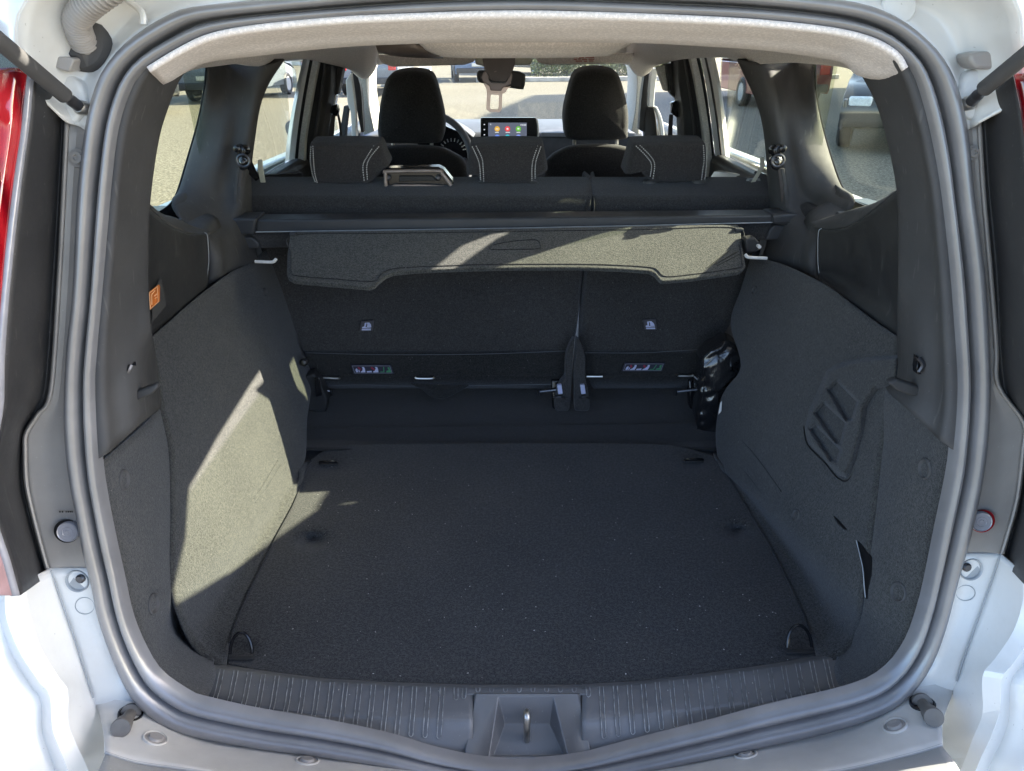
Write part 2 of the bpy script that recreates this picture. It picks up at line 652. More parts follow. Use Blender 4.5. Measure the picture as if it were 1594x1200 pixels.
# ---- headliner: rear roll, far roof lining, centre bulge
hl_near = grid('headliner', [
    [O(228, 104, -.004), O(276, 75, -.004), O(326, 52, -.004), O(400, 38, -.004), O(525, 26, -.004), O(650, 20, -.004), O(800, 16, -.004), O(950, 19, -.004), O(1100, 25, -.004), O(1194, 31, -.004), O(1294, 42, -.004), O(1357, 57, -.004), O(1398, 80, -.004), O(1414, 104, -.004)],
    [O(236, 112, .03), O(282, 88, .04), O(328, 70, .04), O(400, 58, .05), O(525, 46, .05), O(650, 42, .05), O(800, 42, .05), O(950, 42, .05), O(1100, 46, .05), O(1194, 52, .05), O(1294, 64, .05), O(1345, 80, .04), O(1385, 100, .04), O(1404, 110, .03)],
    [O(252, 126, .10), O(291, 101, .11), O(326, 88, .12), O(400, 79, .13), O(525, 66, .14), O(650, 60, .14), O(800, 58, .15), O(986, 59, .14), O(1076, 63, .14), O(1194, 71, .13), O(1294, 85, .12), O(1324, 95, .11), O(1342, 111, .11), O(1385, 120, .10)],
    [S(262, 118, 1.15), S(296, 97, 1.2), S(326, 82, 1.25), S(400, 70, 1.3), S(525, 58, 1.35), S(650, 52, 1.35), S(800, 50, 1.35), S(986, 52, 1.35), S(1076, 56, 1.35), S(1194, 64, 1.3), S(1294, 78, 1.25), S(1324, 88, 1.22), S(1342, 104, 1.2), S(1385, 114, 1.1)],
], 'headliner', car, ku=5, kv=5, thick=0.006, ang=180, off=-1)
# centre bulge of the lining (where the third belt comes out)
grid('belt_housing', [
    [S(648, 50, 1.30), S(700, 48, 1.30), S(800, 47, 1.30), S(900, 47, 1.30), S(990, 50, 1.30)],
    [S(650, 62, 1.30), S(700, 61, 1.28), S(800, 60, 1.27), S(900, 60, 1.28), S(987, 61, 1.30)],
    [S(663, 74, 1.32), S(712, 75, 1.29), S(800, 75, 1.28), S(900, 74, 1.29), S(972, 72, 1.32)],
    [S(690, 86, 1.38), S(728, 88, 1.34), S(800, 88, 1.33), S(890, 87, 1.34), S(945, 85, 1.38)],
    [S(700, 80, 1.55), S(740, 80, 1.55), S(800, 80, 1.55), S(880, 80, 1.55), S(935, 80, 1.55)],
], 'headliner', car, ku=6, kv=5, thick=0.005, ang=180)
# far lining and cant rails, down to the tops of the side windows
far_low = [(253, 128, 1.25), (289, 110, 1.35), (310, 104, 1.42), (340, 100, 1.5), (372, 97, 1.58), (402, 101, 1.68), (428, 93, 1.8), (455, 91, 1.95), (485, 91, 2.1), (512, 97, 2.3), (540, 104, 2.55), (556, 111, 2.75), (568, 122, 2.95)]
far_right = [(1388, 122, 1.2), (1340, 112, 1.3), (1318, 103, 1.36), (1290, 99, 1.43), (1262, 97, 1.5), (1232, 95, 1.58), (1198, 97, 1.68), (1165, 98, 1.78), (1150, 94, 1.85), (1130, 88, 1.95), (1098, 88, 2.15), (1057, 91, 2.4), (1030, 97, 2.6), (1008, 106, 2.85), (997, 118, 2.95)]


def lining(name, low, xin):
    rows = []
    for x, y, Y in low:
        p = S(x, y, Y)
        q = Vector((p.x * 0.92, p.y, p.z + 0.035))
        top = Vector((xin, p.y, 1.565))
        mid = Vector((p.x * 0.75, p.y, 1.555))
        rows.append([p + Vector((0.03 if p.x > 0 else -0.03, 0, 0.012)), p, q, mid, top])
    return grid(name, rows, 'headliner', car, ku=3, kv=3, thick=0.006, ang=180)


lining('roof_lining', far_low, 0.02)
lining('roof_lining', far_right, 0.02)
# front header of the lining above the windscreen
grid('front_header', [[S(x, 60, 2.9) for x in (560, 680, 790, 900, 1000)],
                      [S(x, 86 if 570 < x < 995 else 100, 3.05) for x in (560, 680, 790, 900, 1000)],
                      [S(x, 84, 3.25) for x in (560, 680, 790, 900, 1000)]], 'headliner', car, thick=0.02)
# blocks of the roof structure
box('roof_panel', (0.02, 2.05, 1.600), (1.16, 2.3, 0.02), 'white_paint', car, 0.01)

# sun visors, their warning label, centre console above the mirror
for a, b, nm in ((588, 742, 'sun_visor'), (832, 988, 'sun_visor')):
    v = slab(nm, [S(a, 86, 2.85), S(a + 6, 98, 2.85), S(a + 22, 104 if a < 700 else 101, 2.85), S(b - 20, 101 if a < 700 else 99, 2.85), S(b - 4, 96, 2.85), S(b, 82, 2.85)], (0, 0.02, 0), 'headliner', car, 0.006)
    if a > 700:
        bm = bmesh.new()
        for (x, y, w) in ((893, 88.2, 6), (901, 88.8, 8), (911, 88.2, 14), (893, 91.4, 5), (900, 91.0, 4), (906, 91.6, 8), (916, 91.2, 9), (896, 94.2, 10), (909, 94.4, 5), (917, 94.0, 7)):
            vs = [bm.verts.new(S(px_, py_, 2.843)) for px_, py_ in ((x, y), (x + w, y), (x + w, y + 1.7), (x, y + 1.7))]
            bm.faces.new(vs)
        me = bpy.data.meshes.new('warning_print')
        bm.to_mesh(me); bm.free()
        simple('print_red', (0.45, 0.16, 0.13), 0.6)
        link('warning_print', me, v, 'print_red')
slab('visor_console', [S(738, 82, 2.8), S(740, 100, 2.8), S(752, 103, 2.8), S(826, 101, 2.8), S(832, 84, 2.8)], (0, 0.03, 0), 'pale_plastic', car, 0.006)
for a, b, nm in ((585, 650, 'grab_pocket'),):
    grid(nm, [[S(583, 64, 1.9), S(610, 62, 1.95), S(650, 61, 2.0)], [S(588, 80, 1.95), S(625, 84, 2.0), S(664, 80, 2.0)], [S(592, 84, 2.1), S(635, 88, 2.1), S(690, 90, 2.1)]], 'bronze_trim', car, thick=0.004)

# ---- left D-pillar trim
tl = [(233, 96), (213, 122), (196, 160), (183, 213), (173, 300), (160, 450), (151, 551), (148, 600), (149, 650), (154, 716)]
tr = [(285, 112), (275, 128), (262, 160), (246, 212), (234, 290), (229, 360), (229, 450), (234, 515), (242, 560), (249, 632)]
rows = []
for i, ((a, b), (c, d)) in enumerate(zip(tl, tr)):
    p0 = O(a - 3, b, .006)
    p1 = O(a + (c - a) * 0.13, b + (d - b) * 0.13, .006)
    p2 = O(a + (c - a) * 0.30, b + (d - b) * 0.30, .03)
    p3 = O(a + (c - a) * 0.7, b + (d - b) * 0.7, .085)
    p4 = O(c, d, .14) if i < 8 else LW(c, d, -.002)
    p5 = p4 + Vector((-0.035, 0.02, 0))
    rows.append([p0, p1, p2, p3, p4, p5])
dpl = grid('pillar_trim', rows, 'trim_plastic', car, ku=4, kv=4, ang=180, thick=0.004)
# ---- right D-pillar trim
tl = [(1400, 83), (1421, 116), (1437, 163), (1452, 226), (1465, 300), (1478, 413), (1485, 500), (1491, 600), (1490, 650), (1484, 703)]
tr = [(1340, 110), (1350, 128), (1366, 160), (1382, 212), (1398, 295), (1401, 380), (1400, 450), (1398, 538), (1396, 585), (1381, 606)]
rows = []
for i, ((a, b), (c, d)) in enumerate(zip(tl, tr)):
    p0 = O(a + 3, b, .006)
    p1 = O(a + (c - a) * 0.16, b + (d - b) * 0.16, .006)
    p2 = O(a + (c - a) * 0.30, b + (d - b) * 0.30, .035)
    p3 = O(a + (c - a) * 0.7, b + (d - b) * 0.7, .085)
    p4 = O(c, d, .14) if i < 7 else RW(c, d, -.002)
    p5 = p4 + Vector((0.035, 0.02, 0))
    rows.append([p0, p1, p2, p3, p4, p5])
dpr = grid('pillar_trim', rows, 'trim_plastic', car, ku=4, kv=4, ang=180, thick=0.004)

# ---- quarter panels below the quarter windows (shelf + face)
ql = grid('quarter_trim', [
    [S(228, 322, 1.06), S(241, 334, 1.12), S(262, 350, 1.20), S(290, 364, 1.30), S(312, 364, 1.37), S(324, 366, 1.40)],
    [S(227, 360, 1.05), S(240, 366, 1.11), S(262, 374, 1.19), S(290, 380, 1.29), S(312, 380, 1.36), S(325, 382, 1.39)],
    [S(227, 420, 1.06), S(240, 420, 1.12), S(262, 420, 1.19), S(290, 418, 1.28), S(312, 414, 1.35), S(325, 414, 1.39)],
    [S(227, 480, 1.08), S(240, 474, 1.12), S(262, 464, 1.19), S(290, 450, 1.28), S(312, 440, 1.35), S(323, 432, 1.39)],
    [LW(228, 532, .01), LW(240, 520, .01), LW(262, 500, .01), LW(290, 474, .01), LW(310, 456, .01), LW(321, 446, .01)],
], 'trim_plastic_dark', car, ang=180)
grid('window_shelf', [
    [S(230, 318, 1.08), S(241, 332, 1.14), S(262, 349, 1.21), S(290, 363, 1.31), S(324, 366, 1.41)],
    [S(236, 322, 1.20), S(248, 333, 1.24), S(268, 343, 1.29), S(292, 356, 1.36), S(326, 364, 1.45)],
    [S(244, 330, 1.30), S(256, 336, 1.31), S(272, 340, 1.34), S(298, 352, 1.40), S(328, 362, 1.48)],
], 'trim_plastic', car, ang=180)
qr = grid('quarter_trim', [
    [S(1403, 295, 1.04), S(1385, 308, 1.09), S(1355, 332, 1.17), S(1328, 350, 1.26), S(1300, 358, 1.34), S(1273, 356, 1.42)],
    [S(1403, 350, 1.05), S(1385, 356, 1.10), S(1355, 366, 1.18), S(1328, 372, 1.26), S(1300, 376, 1.34), S(1272, 374, 1.41)],
    [S(1403, 420, 1.05), S(1385, 418, 1.10), S(1355, 416, 1.18), S(1328, 412, 1.26), S(1300, 408, 1.34), S(1272, 408, 1.41)],
    [S(1403, 480, 1.06), S(1385, 470, 1.11), S(1355, 456, 1.18), S(1328, 444, 1.26), S(1300, 432, 1.34), S(1274, 424, 1.41)],
    [RW(1402, 528, .01), RW(1385, 515, .01), RW(1355, 494, .01), RW(1328, 474, .01), RW(1300, 454, .01), RW(1277, 438, .01)],
], 'trim_plastic_dark', car, ang=180)
grid('window_shelf', [
    [S(1402, 294, 1.05), S(1385, 307, 1.10), S(1355, 331, 1.18), S(1328, 349, 1.27), S(1300, 357, 1.35), S(1268, 355, 1.44)],
    [S(1398, 296, 1.14), S(1380, 308, 1.17), S(1350, 324, 1.23), S(1322, 338, 1.32), S(1290, 346, 1.39), S(1264, 350, 1.47)],
    [S(1392, 298, 1.22), S(1372, 314, 1.24), S(1346, 322, 1.28), S(1316, 330, 1.36), S(1286, 340, 1.43), S(1260, 348, 1.50)],
], 'trim_plastic', car, ang=180)
# pale seam lines of the quarter panels
lines('panel_seam', [cr([S(319, 362, 1.385), S(323, 368, 1.38), S(325, 400, 1.38), S(324, 418, 1.38), S(320, 444, 1.385)], 20)], 0.0009, 'grey_plastic', ql)
lines('panel_seam', [cr([S(1279, 355, 1.40), S(1274, 362, 1.40), S(1273, 395, 1.40), S(1274, 418, 1.40), S(1278, 436, 1.41)], 20)], 0.0009, 'grey_plastic', qr)

# orange lamp lens let into the left quarter panel
simple('orange_lens', (0.75, 0.22, 0.05), 0.25, coat=0.5)
simple('orange_pale', (0.85, 0.45, 0.22), 0.4)
slab('lamp_pocket', [S(238, 452, 1.10), S(249, 434, 1.13), S(258, 476, 1.165), S(236, 502, 1.10)], (0, 0.004, 0), 'trim_plastic', ql, 0.002)
bl = slab('boot_lamp', [S(231, 455, 1.08), S(245, 444, 1.10), S(247, 447, 1.105), S(247, 470, 1.105), S(233, 483, 1.08)], (0, 0.006, 0), 'orange_lens', car, 0.0015)
tubes('lens_rim', [[S(232.5, 456, 1.075), S(245, 446, 1.095), S(246, 470, 1.1), S(234, 481, 1.075), S(232.5, 456, 1.075)],
                   [S(236, 459, 1.077), S(236.5, 474, 1.077)], [S(240, 461, 1.085), S(245, 457, 1.09)], [S(241, 465, 1.085), S(245, 462, 1.09)], [S(236, 459, 1.077), S(241, 452, 1.085)]], 0.0007, 'orange_pale', bl)

# ---- C-pillar trims
WX = lambda y: .64 + .12 * max(0.0, min(1.0, (y - 100) / 120))
K_ = lambda y: max(0.0, min(1.0, (385 - y) / 75))
cl = [(324, 101, 1.50), (320, 140, 1.47), (311, 188, 1.43), (297, 238, 1.39), (280, 295, 1.35), (268, 320, 1.33), (290, 350, 1.36), (318, 364, 1.40), (325, 400, 1.41), (322, 443, 1.42)]
c2 = [(350, 100, 1.52), (350, 140, 1.50), (346, 188, 1.47), (338, 238, 1.44), (325, 295, 1.42), (320, 330, 1.41), (326, 352, 1.43), (336, 370, 1.44), (341, 400, 1.45), (342, 432, 1.46)]
c3 = [(378, 97, 1.56), (376, 140, 1.55), (370, 188, 1.53), (360, 238, 1.51), (350, 295, 1.50), (346, 330, 1.50), (346, 350, 1.50), (348, 370, 1.50), (350, 400, 1.51), (354, 432, 1.52)]
c4 = [(408, 102, 1.64), (400, 140, 1.64), (392, 188, 1.63), (385, 238, 1.62), (378, 295, 1.61), (372, 330, 1.60), (371, 350, 1.60), (373, 370, 1.60), (378, 395, 1.60), (385, 415, 1.60)]
c5 = [(442, 92, 1.74), (414, 135, 1.76), (402, 165, 1.77), (396, 200, 1.78), (391, 238, 1.79), (390, 280, 1.79), (392, 320, 1.79), (395, 350, 1.75), (398, 385, 1.7), (402, 405, 1.66)]
rows = []
for a, b, c, d, e in zip(cl, c2, c3, c4, c5):
    A_ = PX(a[0], a[1], .03 - (WX(a[1]) if a[1] < 300 else .72)) if a[1] < 325 else S(a[0], a[1], a[2] + (.10 if a[1] < 355 else .04))
    rows.append([A_ + Vector((-.02, .13, 0)), A_, S(b[0], b[1], b[2] + .24 * K_(b[1])), S(c[0], c[1], c[2] + .19 * K_(c[1])), S(d[0], d[1], d[2] + .08 * K_(d[1])), S(*e), S(*e) + Vector((-.06, .02, 0))])
cpl = grid('pillar_trim', rows, 'trim_plastic', car, ku=4, kv=4, ang=180)
cl = [(1266, 97, 1.50), (1268, 140, 1.47), (1276, 188, 1.43), (1290, 240, 1.38), (1308, 290, 1.34), (1330, 312, 1.33), (1318, 332, 1.36), (1280, 356, 1.42), (1272, 400, 1.42), (1278, 440, 1.42)]
c2 = [(1238, 96, 1.52), (1240, 140, 1.50), (1244, 188, 1.47), (1252, 240, 1.44), (1262, 290, 1.42), (1272, 315, 1.42), (1268, 336, 1.44), (1262, 360, 1.45), (1260, 400, 1.45), (1262, 430, 1.46)]
c3 = [(1212, 97, 1.56), (1215, 140, 1.55), (1222, 188, 1.53), (1232, 240, 1.51), (1242, 290, 1.50), (1248, 318, 1.50), (1248, 340, 1.50), (1246, 360, 1.50), (1244, 400, 1.51), (1244, 424, 1.52)]
c4 = [(1190, 99, 1.64), (1200, 140, 1.64), (1207, 188, 1.63), (1214, 240, 1.62), (1220, 290, 1.61), (1224, 318, 1.60), (1225, 340, 1.60), (1222, 360, 1.60), (1216, 390, 1.60), (1210, 410, 1.60)]
c5 = [(1148, 92, 1.74), (1166, 130, 1.76), (1179, 160, 1.77), (1188, 195, 1.78), (1193, 235, 1.79), (1196, 280, 1.79), (1198, 320, 1.79), (1198, 345, 1.75), (1194, 380, 1.70), (1186, 402, 1.68)]
rows = []
for a, b, c, d, e in zip(cl, c2, c3, c4, c5):
    A_ = PX(a[0], a[1], WX(a[1]) if a[1] < 300 else .72) if a[1] < 315 else S(a[0], a[1], a[2] + (.10 if a[1] < 340 else .04))
    rows.append([A_ + Vector((.02, .13, 0)), A_, S(b[0], b[1], b[2] + .24 * K_(b[1])), S(c[0], c[1], c[2] + .19 * K_(c[1])), S(d[0], d[1], d[2] + .08 * K_(d[1])), S(*e), S(*e) + Vector((.06, .02, 0))])
cpr = grid('pillar_trim', rows, 'trim_plastic', car, ku=4, kv=4, ang=180)

# ---- side wall carpets of the boot
frontL = [(250, 632), (263, 700), (266, 790), (265, 870), (267, 925), (278, 972), (300, 1006), (336, 1034)]
sealL = [(154, 715), (160, 776), (175, 851), (187, 900), (201, 963), (221, 1013), (246, 1053), (312, 1096)]
rows = []
for (a, b), (c, d) in zip(sealL, frontL):
    e = LW(c, d) if d < 960 else PZ(c, d, ZF + 0.012)
    p0 = O(a - 3, b, .024)
    p1 = O(a + 6, b, .015)
    q = p1.lerp(e, 0.55) + Vector((0.004, 0.004, 0))
    rows.append([p0, p1, q, e + Vector((-0.002, -0.004, 0)), e + Vector((-0.008, 0.012, 0))])
fcl = grid('corner_carpet', rows, 'carpet', car, ku=4, kv=4, ang=180)
# left wall + wheel arch
frL = [(228, 540), (240, 570), (250, 632), (263, 700), (266, 790), (265, 870), (267, 925)]
wallL = [
    [LW(228, 530), LW(258, 505), LW(300, 468), LW(336, 440), LW(362, 422), LW(398, 404), LW(402, 404) + Vector((-.02, .16, 0))],
    [LW(232, 550), LW(262, 520), LW(300, 500), LW(340, 480), LW(375, 462), LW(412, 448), LW(414, 448) + Vector((-.02, .24, 0))],
    [LW(240, 575), LW(275, 562), LW(315, 548), LW(355, 535), LW(395, 522), LW(426, 518), LW(428, 518) + Vector((-.02, .24, 0))],
    [LW(248, 632), LW(285, 615), LW(325, 600), LW(365, 585), LW(412, 570), LW(444, 592), LW(449, 590) + Vector((-.02, .20, 0))],
    [LW(263, 700), LW(300, 672), LW(340, 650), LW(385, 628), LW(430, 612), LW(470, 624), LW(474, 624) + Vector((-.02, .2, 0))],
    [LW(266, 790), LW(305, 748), LW(345, 720), LW(390, 695), LW(435, 675), LW(475, 672), LW(479, 672) + Vector((-.03, .05, 0))],
    [LW(265, 870), LW(305, 830), LW(345, 790), LW(390, 755), LW(435, 725), LW(474, 708), LW(478, 708) + Vector((-.03, .05, 0))],
    [LW(268, 930), LW(308, 895), LW(352, 850), LW(395, 805), LW(435, 768), LW(468, 735), LW(474, 735) + Vector((-.03, .05, 0))],
    [PZ(300, 1006, ZF + .03), PZ(333, 950, ZF + .015), PZ(372, 890, ZF + .01), PZ(410, 830, ZF + .01), PZ(440, 782, ZF + .01), PZ(466, 748, ZF + .01), PZ(474, 735, ZF + .01) + Vector((-.03, .03, 0))],
    [PZ(350, 1046, ZF - .004), PZ(364, 985, ZF - .004), PZ(400, 900, ZF - .004), PZ(430, 840, ZF - .004), PZ(456, 790, ZF - .004), PZ(474, 742, ZF - .004), PZ(482, 718, ZF - .004)],
]
wl = grid('boot_side_carpet', wallL, 'carpet', car, ku=5, kv=5, ang=180)
# right wall + wheel arch
frR = [(1398, 530), (1396, 586), (1380, 640), (1368, 720), (1362, 800), (1352, 880), (1340, 950)]
wallR = [
    [RW(1400, 526), RW(1365, 502), RW(1330, 476), RW(1290, 446), RW(1250, 425), RW(1215, 410), RW(1172, 398), RW(1168, 398) + Vector((.04, .05, 0))],
    [RW(1399, 560), RW(1360, 540), RW(1320, 518), RW(1282, 495), RW(1245, 475), RW(1205, 456), RW(1156, 452), RW(1150, 452) + Vector((.04, .05, 0))],
    [RW(1397, 600), RW(1355, 585), RW(1315, 568), RW(1275, 548), RW(1235, 530), RW(1195, 516), RW(1140, 505), RW(1134, 505) + Vector((.04, .05, 0))],
    [RW(1384, 650), RW(1345, 632), RW(1305, 612), RW(1268, 598), RW(1230, 585), RW(1195, 575), RW(1156, 572), RW(1146, 575) + Vector((.04, .05, 0))],
    [RW(1372, 720), RW(1335, 700), RW(1298, 680), RW(1260, 660), RW(1225, 640), RW(1185, 625), RW(1128, 616), RW(1122, 618) + Vector((.04, .05, 0))],
    [RW(1362, 800), RW(1325, 775), RW(1288, 748), RW(1252, 722), RW(1215, 700), RW(1180, 685), RW(1118, 665), RW(1113, 665) + Vector((.04, .05, 0))],
    [RW(1352, 880), RW(1315, 850), RW(1280, 818), RW(1245, 785), RW(1212, 758), RW(1178, 730), RW(1118, 700), RW(1112, 700) + Vector((.04, .05, 0))],
    [RW(1342, 940), RW(1305, 908), RW(1268, 870), RW(1235, 832), RW(1200, 795), RW(1168, 762), RW(1122, 728), RW(1116, 728) + Vector((.04, .05, 0))],
    [PZ(1330, 1000, ZF + .04), PZ(1295, 960, ZF + .02), PZ(1262, 905, ZF + .012), PZ(1228, 855, ZF + .01), PZ(1195, 810, ZF + .01), PZ(1160, 765, ZF + .01), PZ(1122, 722, ZF + .01), PZ(1116, 716, ZF + .01)],
    [PZ(1275, 1046, ZF - .004), PZ(1262, 985, ZF - .004), PZ(1236, 930, ZF - .004), PZ(1205, 865, ZF - .004), PZ(1176, 815, ZF - .004), PZ(1148, 765, ZF - .004), PZ(1116, 710, ZF - .004), PZ(1110, 704, ZF - .004)],
]
wr = grid('boot_side_carpet', wallR, 'carpet', car, ku=5, kv=5, ang=180)
sealR = [(1482, 700), (1477, 750), (1462, 826), (1447, 900), (1435, 950), (1415, 1005), (1382, 1048), (1318, 1080)]
frontR = [(1374, 612), (1372, 700), (1364, 790), (1354, 870), (1344, 930), (1330, 990), (1318, 1016), (1300, 1026)]
rows = []
for (a, b), (c, d) in zip([(1490, 612)] + sealR, [(1390, 590)] + frontR):
    e = RW(c, d) if d < 945 else PZ(c, d, ZF + .04 * max(0, (1030 - d)) / 40 + .012)
    p0 = O(a + 3, b, .026)
    p1 = O(a - 6, b, .016)
    q = p1.lerp(e, 0.55) + Vector((-0.004, 0.004, 0))
    rows.append([p0, p1, q, e + Vector((0.002, -0.002, 0)), e + Vector((0.01, 0.014, 0))])
fcr = grid('corner_carpet', rows, 'carpet', car, ku=4, kv=4, ang=180)

# grille pocket in the right side carpet: raised lip with three sunk pockets
lip = [(1297, 572), (1330, 568), (1372, 568), (1392, 580), (1352, 618), (1344, 668), (1330, 722), (1318, 742), (1303, 738), (1282, 712), (1262, 690), (1254, 668), (1260, 640), (1280, 600)]


def sdist(poly, x, y):
    """signed distance in photograph pixels, positive inside"""
    ins = False; best = 1e9
    for (x0, y0), (x1, y1) in zip(poly, poly[1:] + poly[:1]):
        if (y0 > y) != (y1 > y) and x < x0 + (y - y0) * (x1 - x0) / (y1 - y0): ins = not ins
        dx, dy = x1 - x0, y1 - y0
        t = max(0, min(1, ((x - x0) * dx + (y - y0) * dy) / (dx * dx + dy * dy)))
        best = min(best, math.hypot(x - x0 - t * dx, y - y0 - t * dy))
    return best if ins else -best


sm = lambda a, b, v: (lambda t: t * t * (3 - 2 * t))(max(0.0, min(1.0, (v - a) / (b - a))))
pockets = [[(1290, 607), (1303, 594), (1334, 625), (1326, 652), (1318, 654)], [(1270, 643), (1283, 628), (1316, 658), (1308, 690), (1302, 690)], [(1262, 668), (1270, 662), (1308, 700), (1302, 718), (1294, 717)]]
big = [(1285, 578), (1300, 566), (1345, 556), (1402, 552), (1400, 596), (1366, 606), (1350, 632), (1344, 672), (1330, 722), (1318, 744), (1304, 740), (1282, 714), (1258, 690), (1252, 668), (1258, 640)]
NX, NY = 110, 124
V, F = [], []
for j_ in range(NY + 1):
    for i_ in range(NX + 1):
        x = 1242 + i_ * (1408 - 1242) / NX
        y = 548 + j_ * (752 - 548) / NY
        d_ = sdist(big, x, y)
        h_ = -.006 + .022 * sm(-6, 9, d_)
        if d_ > 0:
            dp_ = max(sdist(q, x, y) for q in pockets)
            h_ -= .016 * sm(-4, 2.5, dp_)
        V.append(RW(x, y, -h_))
for j_ in range(NY):
    for i_ in range(NX):
        a_ = j_ * (NX + 1) + i_
        F.append((a_, a_ + 1, a_ + NX + 2, a_ + NX + 1))
me = bpy.data.meshes.new('vent_surround')
me.from_pydata(V, [], F)
smooth(me, 180)
gp = link('vent_surround', me, car, 'carpet')
lines('panel_seam', [cr([RW(1251, 664, -.003), RW(1257, 692, -.003), RW(1282, 718, -.003), RW(1304, 744, -.003), RW(1320, 747, -.003), RW(1331, 724, -.003)], 30)], 0.0011, 'black_border', gp)

# torn access flap on the right
slab('access_hole', [RW(1334, 842, -.004), RW(1342, 850, -.004), RW(1355, 868, -.004), RW(1356, 895, -.004), (RW(1348, 932, -.004)), RW(1344, 930, -.004), RW(1342, 885, -.004)], (0.003, 0, 0), 'black_border', car, 0)
tubes('cut_edge', [cr([RW(1333, 841, -.008), RW(1338, 862, -.008), RW(1343, 885, -.009), RW(1345, 910, -.009), RW(1347, 930, -.007)], 20)], 0.0008, 'grey_plastic', car)
slab('cut_slit', [RW(1297, 803, -.004), RW(1303, 808, -.004), RW(1317, 824, -.004), RW(1314, 824, -.004), RW(1305, 816, -.004)], (0.003, 0, 0), 'black_border', car, 0)
box('exposed_steel', RW(1348, 898, .002), (0.006, 0.012, 0.01), 'pale_plastic', car, 0.001)
# press buttons in the carpets
for ob_, x, y, r in ((fcl, 190, 747, .013), (fcl, 236, 940, .013), (fcr, 1443, 730, .013), (fcr, 1401, 922, .0125), (wr, 1241, 803, .010), (wl, 411, 455, .009), (wr, 1176, 452, .009)):
    p, nrm = on(ob_, x, y)
    lathe('carpet_button', p, nrm, [(r * 1.2, -.004), (r * 1.15, .002), (r, .0032), (r * .9, .0018), (r * .75, -.0012), (r * .4, -.0022), (0.0001, -.0024)], 'trim_plastic', car, 24)
# embossed slots
lines('emboss_line', [cr([LW(398, 782, -.003), LW(415, 760, -.003), LW(438, 722, -.003)], 12), cr([LW(395, 776, -.003), LW(410, 755, -.003), LW(433, 716, -.003)], 12)], 0.0012, 'carpet', wl)
lines('emboss_line', [cr([RW(1155, 686, -.003), RW(1180, 715, -.003), RW(1216, 765, -.003)], 12)], 0.0012, 'felt', wr)
lines('emboss_line', [cr([RW(1142, 715, -.003), RW(1160, 735, -.003), RW(1186, 768, -.003)], 12)], 0.001, 'felt', wr)
# plastic wedge and lashing eyes on the D-pillar trims
for side, q, eye in ((1, [(192, 618), (205, 612), (232, 602), (243, 598), (246, 604), (236, 614), (200, 630)], (198, 580)), (-1, [(1382, 596), (1396, 590), (1443, 606), (1441, 616), (1420, 617), (1396, 608)], (1436, 569))):
    slab('trim_recess', [O(x, y, .070) for x, y in q], (0, 0.012, 0), 'trim_plastic_dark', dpl if side == 1 else dpr, 0.003)
    x, y = eye
    sx = side
    e = slab('hook_eye', [O(x - 8, y + 14, .062), O(x - 9, y + 4, .062), O(x + 2 * sx - 3, y - 10, .062), O(x + 8 * sx, y - 14, .068), O(x + 8, y - 2, .07), O(x + 5, y + 8, .066), O(x + 3, y + 14, .062)], (0, 0.012, 0), 'black_gloss', car, 0.002)
    tubes('eye_pin', [cr([O(x - 5, y + 10, .058), O(x + 1, y - 1, .056), O(x + 6 * sx, y - 12, .06)], 8)], 0.003, 'dark_metal', e)

# ---- sill plate
top_l = [(308, 1042), (322, 1036), (400, 1046), (500, 1059), (600, 1065), (720, 1069), (820, 1070), (900, 1069), (1000, 1063), (1100, 1051), (1200, 1037), (1305, 1020), (1318, 1026)]
fold = [(307, 1076), (318, 1080), (400, 1100), (500, 1112), (600, 1119), (715, 1122), (820, 1123), (925, 1122), (1000, 1114), (1100, 1102), (1200, 1090), (1318, 1066), (1328, 1062)]
low = [(306, 1093), (318, 1096), (400, 1114), (500, 1131), (600, 1152), (720, 1183), (826, 1193), (915, 1182), (1000, 1160), (1100, 1135), (1200, 1110), (1325, 1078), (1335, 1074)]
r0 = [PZ(x, y - 6, ZF - .02) for x, y in top_l]
r1 = [PZ(x, y, ZF + .006) for x, y in top_l]
r1b = [PZ(x, y + 5, ZF + .012) for x, y in top_l]
r2 = [PZ(x, y, ZF + .010) for x, y in fold]
r3 = [O(x, y, .02) for x, y in low]
r4 = [p + Vector((0, -0.003, -.02)) for p in r3]


def sill_piece(x0, x1, n):
    xs = [x0 + (x1 - x0) * k / n for k in range(n + 1)]
    rr = [[PZ(x, interp(top_l, x) - 6, ZF - .02) for x in xs], [PZ(x, interp(top_l, x), ZF + .004) for x in xs], [PZ(x, interp(top_l, x) + 5, ZF + .010) for x in xs],
          [PZ(x, interp(fold, x) - 3, ZF + .010) for x in xs], [PZ(x, interp(fold, x) + 3, ZF + .0075) for x in xs], [O(x, interp(low, x), .02) for x in xs],
          [O(x, interp(low, x), .02) + Vector((0, -.004, -.02)) for x in xs]]
    return rr


def interp(tab, x):
    for (x0, y0), (x1, y1) in zip(tab, tab[1:]):
        if x0 <= x <= x1: return y0 + (y1 - y0) * (x - x0) / (x1 - x0)
    return tab[-1][1] if x > tab[-1][0] else tab[0][1]


sill = grid('sill_plate', sill_piece(308, 736, 26), 'sill_plastic', car, ku=2, kv=4, sv=False, ang=80)
sill_r = grid('sill_plate', sill_piece(906, 1333, 26), 'sill_plastic', car, ku=2, kv=4, sv=False, ang=80)
mid_xs = [722 + 199 * k / 10 for k in range(11)]
grid('sill_bridge', [[PZ(x, 1062, ZF - .02) for x in mid_xs], [PZ(x, 1069.5, ZF + .004) for x in mid_xs], [PZ(x, 1074, ZF + .010) for x in mid_xs], [PZ(x, 1083, ZF + .010) for x in mid_xs]], 'sill_plastic', sill, ku=2, kv=3, sv=False, ang=80)
# raised centre block with the funnel for the striker


